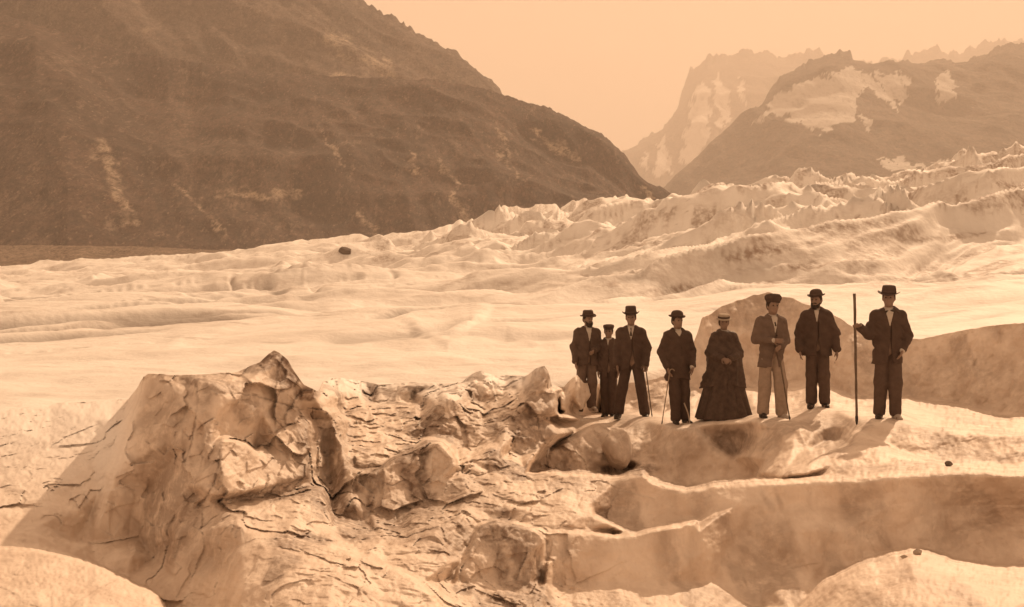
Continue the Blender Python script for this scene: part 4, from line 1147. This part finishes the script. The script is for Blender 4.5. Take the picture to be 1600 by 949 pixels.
    if kind == 'peaked_cap':
        S = SDF((-0.12, -0.22, -0.06), (0.12, 0.0, 0.06), 0.006)
        x, y, z = S.grid()
        S.d = np.maximum(np.maximum(np.abs(z + 0.004 - 0.35 * (y + 0.09)) - 0.006, np.hypot(x, (y + 0.075) * 1.25) - 0.082), y + 0.075).astype(np.float32)
        link('peak', S.mesh('peak', hmat, H), hat)
    return root, H

C_BLACK = cloth('black_broadcloth', (0.085, 0.058, 0.046))
C_DARK = cloth('dark_wool', (0.10, 0.069, 0.055))
C_BROWN = cloth('brown_tweed', (0.14, 0.098, 0.078))
C_GREY = cloth('grey_wool', (0.15, 0.11, 0.089))
C_LIGHT = cloth('pale_grey_wool', (0.32, 0.25, 0.20))
C_SILK = cloth('dark_silk', (0.088, 0.061, 0.048), 0.3, 0.6)

PEOPLE = [
 dict(px=915, Y=24.0, H=1.68, seed=11, jacket=C_DARK, trousers=C_BROWN, hat=('round_felt', C_BLACK, C_DARK), wob=0.14, hatx=0.02, haty=-0.08, rot=.25, lean=.025, L=((-.225, .04, 1.12), (-.225, -.06, .87)), R=((.235, .05, 1.13), (.07, -.17, 1.06)), feet=((-.085, .03), (.10, -.03)),
      vee=(1.20, .05), beard=2, hem=.82, turn=0.25, shoe=(M_SHOE, M_PALESHOE), label='bearded man in crumpled soft hat at the left end of the party'),
 dict(px=951, Y=24.05, H=1.58, seed=12, jacket=C_DARK, trousers=C_BLACK, hat=('peaked_cap', C_BLACK, None), rot=-.2, L=((-.20, .04, 1.12), (-.185, -.06, .88)), R=((.20, .04, 1.12), (.19, -.05, .88)), feet=((-.06, .02), (.07, -.02)), sh=.155, wide=(.18, .165),
      vee=(1.32, .02), hem=.78, label='youth in flat peaked cap squeezed between two taller men'),
 dict(px=989, Y=23.0, H=1.77, seed=13, jacket=C_BLACK, trousers=C_BLACK, hat=('tall_felt', C_BLACK, C_DARK), rot=-.12, lean=-.02, L=((-.225, .03, 1.12), (-.225, -.05, .88)), R=((.235, .03, 1.12), (.225, -.11, .86)), feet=((-.23, .05), (.19, -.02)), curlR=1.5, nR=(-.3, -.9, 0), gap=.05,
      vee=(1.24, .05), tie='long', hem=.80, sleeve=(.073, .067, .057), label='tall man in high flat-topped hat standing with legs apart, cane in hand'),
 dict(px=1061, Y=21.45, H=1.69, seed=14, jacket=C_BLACK, trousers=C_BLACK, hat=('bowler', C_BLACK, C_DARK), hatx=.03, haty=.06, rot=.18, lean=-.02, L=((-.24, .05, 1.13), (-.195, -.09, .89)), R=((.24, .06, 1.13), (.19, -.13, .90)), feet=((-.06, -.05), (.11, .02)), cuff='R', gap=.0,
      vee=(1.36, .05), hem=.70, wide=(.215, .19), turn=.25, label='man in bowler hat and high white collar beside the woman in a long dress'),
 dict(px=1131, Y=21.5, H=1.60, seed=15, jacket=C_SILK, trousers=C_SILK, dress=True, hat=('straw', M_STRAW, C_DARK), wob=0.02, hatx=.16, L=((-.255, -.03, 1.11), (-.075, -.285, 1.03)), R=((.255, -.03, 1.11), (.06, -.29, 1.02)), nL=(0, .9, -.4), nR=(0, .9, -.4), sh=.145, hatz=1.675,
      vee=(1.4, 0), curlL=.9, curlR=.9, label='woman in dark mantle, full skirt and pale straw hat'),
 dict(px=1203, Y=20.1, H=1.73, seed=16, jacket=C_GREY, trousers=C_LIGHT, hat=('soft_cap', C_BLACK, None), wob=0.16, hatx=-.05, rot=.22, lean=.025, L=((-.235, .02, 1.12), (-.065, -.18, 1.12)), R=((.24, .05, 1.12), (.05, -.19, 1.04)), feet=((-.09, .03), (.155, -.06)), gap=.055,
      vee=(1.20, .045), tie='long', cuff='L', hem=.74, shoe=(M_SHOE, M_PALESHOE), leg=(.092, .090, .086), label='man in puffy dark cap with pale trousers and hands before his waist'),
 dict(px=1279, Y=20.6, H=1.70, seed=17, jacket=C_BLACK, trousers=C_DARK, hat=('bowler', C_BLACK, C_DARK), haty=-.04, rot=-.2, lean=-.02, L=((-.255, .04, 1.12), (-.25, -.06, .88)), R=((.25, .03, 1.12), (.275, -.06, .87)), feet=((-.10, .04), (.09, .0)), wide=(.225, .205), sleeve=(.078, .074, .064), openarm=True,
      vee=(1.26, .035), hem=.80, turn=-.35, beard=1, label='broad man in loose black jacket with both arms hanging at his sides'),
 dict(px=1386, Y=18.5, H=1.72, seed=18, jacket=C_BLACK, trousers=C_DARK, hat=('wide_felt', C_BLACK, C_DARK), haty=.03, L=((-.265, -.05, 1.125), (-.405, -.21, 1.22)), rot=-.1, lean=.015, R=((.265, .07, 1.11), (.175, -.08, .93)), feet=((-.095, .02), (.105, -.03)), nL=(-.15, -.75, -.65), curlL=1.7,
      vee=(1.22, .055), tie='bow', cuff='R', hem=.76, turn=-.25, shoe=(M_SHOE, M_PALESHOE), label='man in wide-brimmed hat gripping the long upright pole'),
]
ROOTS = []
for sp in PEOPLE:
    ROOTS.append(person(sp))

# ------------------------------------------------------------------ poles, canes, rope
def tube_mesh(name, pts_, rads, mat, n=10):
    pts_ = [Vector(p) for p in pts_]
    V, Fc = [], []
    for i, p in enumerate(pts_):
        d = (pts_[min(i + 1, len(pts_) - 1)] - pts_[max(i - 1, 0)]).normalized()
        q = d.to_track_quat('Z', 'Y')
        for j in range(n):
            a = 2 * math.pi * j / n
            V.append(p + q @ Vector((math.cos(a) * rads[i], math.sin(a) * rads[i], 0)))
    for i in range(len(pts_) - 1):
        for j in range(n):
            Fc.append((i * n + j, i * n + (j + 1) % n, (i + 1) * n + (j + 1) % n, (i + 1) * n + j))
    for base, rev in ((0, True), ((len(pts_) - 1) * n, False)):
        c = len(V); V.append(pts_[0] if rev else pts_[-1])
        for j in range(n):
            a, b = base + j, base + (j + 1) % n
            Fc.append((c, b, a, a) if rev else (c, a, b, b))
    me = bpy.data.meshes.new(name)
    me.from_pydata([tuple(v) for v in V], [], [tuple(dict.fromkeys(f)) for f in Fc])
    for p in me.polygons: p.use_smooth = True
    me.materials.append(mat)
    return me

def ground(X, Y):
    h = NB.ray_cast(Vector((X, Y, ZC + 0.2)), Vector((0, 0, -1)))
    return h[0].z if h[0] else 0

def staff(name, top, foot, r, mat, tip, label, group, handle=None):
    """shaft with an iron point; origin at its foot"""
    top, foot = Vector(top), Vector(foot)
    root = bpy.data.objects.new(name, None); COL.objects.link(root); root.location = foot
    root.empty_display_size = 0.1
    t = top - foot
    k = 14
    rel = [t * (0.06 + 0.94 * i / k) + Vector((math.sin(i * 1.7) * r * 0.08, math.cos(i * 1.3) * r * 0.08, 0)) for i in range(k + 1)]
    link('shaft', tube_mesh('shaft', rel, [r * (0.85 + 0.15 * i / k + 0.06 * math.sin(i * 2.3)) for i in range(k + 1)], mat), root)
    link('iron_tip', tube_mesh('iron_tip', [t * 0.0, t * 0.02, t * 0.045, t * 0.075], [r * 0.25, r * 0.7, r * 1.05, r * 1.08], tip), root)
    if handle:
        ps = [t + Vector((handle * 0.035 * (1 - math.cos(a)), 0, 0.035 * math.sin(a))) for a in np.linspace(0, math.pi * 0.95, 9)]
        link('crook_handle', tube_mesh('crook_handle', ps, [r] * 9, mat), root)
    root['label'] = label; root['category'] = 'pole' if 'pole' in name else 'cane'; root['group'] = group
    return root

def hand_at(i, which, off):
    root, H = ROOTS[i]
    a = PEOPLE[i][which]
    d = unit(V3(*a[1]) - V3(*a[0]))
    return root.matrix_basis @ Vector(tuple((V3(*a[1]) + d * 0.085 + V3(*off)) * H))
bpy.context.view_layer.update()
g8 = hand_at(7, 'L', (-0.015, -0.035, 0.0))
zf = ground(g8.x, g8.y)
top8 = ZC - (459 - HOR) / F * g8.y
staff('walking_pole', (g8.x - 0.008, g8.y + 0.01, top8), (g8.x + 0.02, g8.y + 0.0, zf - 0.01), 0.019, M_WOOD, M_IRON, 'long straight upright pole held out by the man in the wide-brimmed hat', 'sticks carried by the party')
g3 = hand_at(2, 'R', (0.0, -0.03, 0.0))
f3 = (g3.x + 0.10, g3.y - 0.05)
staff('walking_cane', (g3.x, g3.y, g3.z + 0.03), (f3[0], f3[1], ground(*f3) - 0.01), 0.010, M_WOOD, M_IRON, 'thin dark cane held by the tall man in the flat-topped hat', 'sticks carried by the party', -1)
g4 = hand_at(3, 'L', (0.0, -0.03, 0.0))
f4 = (g4.x - 0.12, g4.y + 0.02)
staff('walking_cane', (g4.x, g4.y, g4.z + 0.02), (f4[0], f4[1], ground(*f4) - 0.01), 0.009, M_PALEWOOD, M_IRON, 'slender pale cane leaning outward from the hand of the man in the high white collar', 'sticks carried by the party', 1)
g6 = hand_at(5, 'R', (0.02, -0.05, -0.16))
f6 = (g6.x + 0.10, g6.y - 0.12)
staff('walking_cane', (g6.x - .02, g6.y, g6.z), (f6[0], f6[1], ground(*f6) - 0.01), 0.011, M_WOOD, M_IRON, 'stick slanting down in front of the pale trousers', 'sticks carried by the party')
r4, H4 = ROOTS[3]
rp = []
for i in range(26):
    t = i / 25
    lx = 0.03 + 0.07 * math.sin(t * 3.0) - 0.30 * max(0, t - 0.62)
    ly = -0.16 - 0.10 * t
    p = r4.matrix_basis @ Vector((lx, ly, 0))
    zz = max(ground(p.x, p.y) + 0.012, r4.location.z + 0.34 * (1 - t / 0.62))
    rp.append((p.x, p.y, zz))
o = link('rope', tube_mesh('rope', rp, [0.010] * 26, M_ROPE, 8), label='pale cord trailing over the shoe of the man in the high white collar', cat='rope')

# ------------------------------------------------------------------ loose rocks and ice blocks
def boulder_mesh(name, size, mat, seed, n=28, rough=0.22, attrs=True):
    th = np.linspace(0, math.pi, n); ph = np.linspace(0, 2 * math.pi, n * 2, endpoint=False)
    T, Ph = np.meshgrid(th, ph, indexing='ij')
    x, y, z = np.sin(T) * np.cos(Ph), np.sin(T) * np.sin(Ph), np.cos(T)
    r = np.ones_like(x)
    rs = np.random.default_rng(seed)
    for _ in range(11):                                  # planar breaks
        d = rs.normal(size=3); d /= np.linalg.norm(d); c = rs.uniform(0.62, 0.9)
        dt = x * d[0] + y * d[1] + z * d[2]
        r = np.where(dt > 0.05, np.minimum(r, c / np.maximum(dt, 0.05)), r)
    r = r * (1 + rough * 0.5 * fbm(x * 1.6 + seed, y * 1.6, z * 1.6, 4, seed))
    V = np.stack([x * r * size[0], y * r * size[1], z * r * size[2]], -1)
    nr, nc = T.shape
    i = np.arange(nr - 1)[:, None] * nc + np.arange(nc)[None]
    j = np.arange(nr - 1)[:, None] * nc + (np.arange(nc)[None] + 1) % nc
    Fc = np.stack([i, i + nc, j + nc, j], -1).reshape(-1, 4)
    z0 = np.zeros(nr * nc)
    return mesh_from(name, V.reshape(-1, 3), Fc, mat, smooth=True, attrs={'dirt_shade': z0 + 0.35, 'crack': z0, 'pale': z0})
M_STONE = cloth('granite', (0.16, 0.125, 0.10), 0.4)
M_PSTONE = cloth('pale_granite', (0.36, 0.29, 0.235), 0.3)
def rock(name, px, py, Y, size, mat, seed, label, cat, sink=0.25, snap=True, rot=0.0):
    p = P(px, py, Y)
    z = ground(p.x, p.y) if snap else p.z
    o = link(name, boulder_mesh(name, size, mat, seed), label=label, cat=cat)
    o.location = (p.x, p.y, z + size[2] * (1 - 2 * sink) * 0.8)
    o.rotation_euler = (0, 0, rot)
    return o
rock('ice_block', 964, 704, 20.75, (0.22, 0.30, 0.34), M_NEAR, 9, 'pale rounded ice block under the ridge below the tall man', 'ice block', 0.5, False)
p = P(540, 390, 300); zz = float(glacier_z(np.array([540.0]), np.array([300.0]))[0]) + ZC
# set the boulder on the built surface of the glacier
gi = int(np.argmin(np.abs(G_us - 540))); gcol = G_Z[:, gi]
pyc = HOR - gcol / G_Ys * F
run = np.minimum.accumulate(pyc); vis = pyc <= run + 0.01
cand = np.where(vis & (np.abs(pyc - 392) < 3) & (G_Ys > 60))[0]
k = int(cand[0]) if len(cand) else int(np.argmin(pyc))
Yk = float(G_Ys[k]); sc_ = Yk / F
o = link('boulder', boulder_mesh('boulder', (11 * sc_, 9 * sc_, 8 * sc_), M_STONE, 14), label='lone dark boulder on the far snowy edge of the glacier', cat='boulder')
o.location = ((540 - 800) / F * Yk, Yk, ZC + float(gcol[k]) + 0.5 * sc_)
rock('stone', 1434, 864, 9.15, (0.030, 0.03, 0.026), M_PSTONE, 6, 'pale stone on the crest of the near mound, the larger of two', 'stone', 0.2)
rock('stone', 1412, 872, 9.1, (0.026, 0.02, 0.014), M_PSTONE, 7, 'smaller flat stone left of the pale one on the near mound', 'stone', 0.2)
rock('stone', 1482, 729, 15.0, (0.045, 0.04, 0.04), M_STONE, 8, 'single dark stone on the ice shelf near the right edge', 'stone', 0.2)
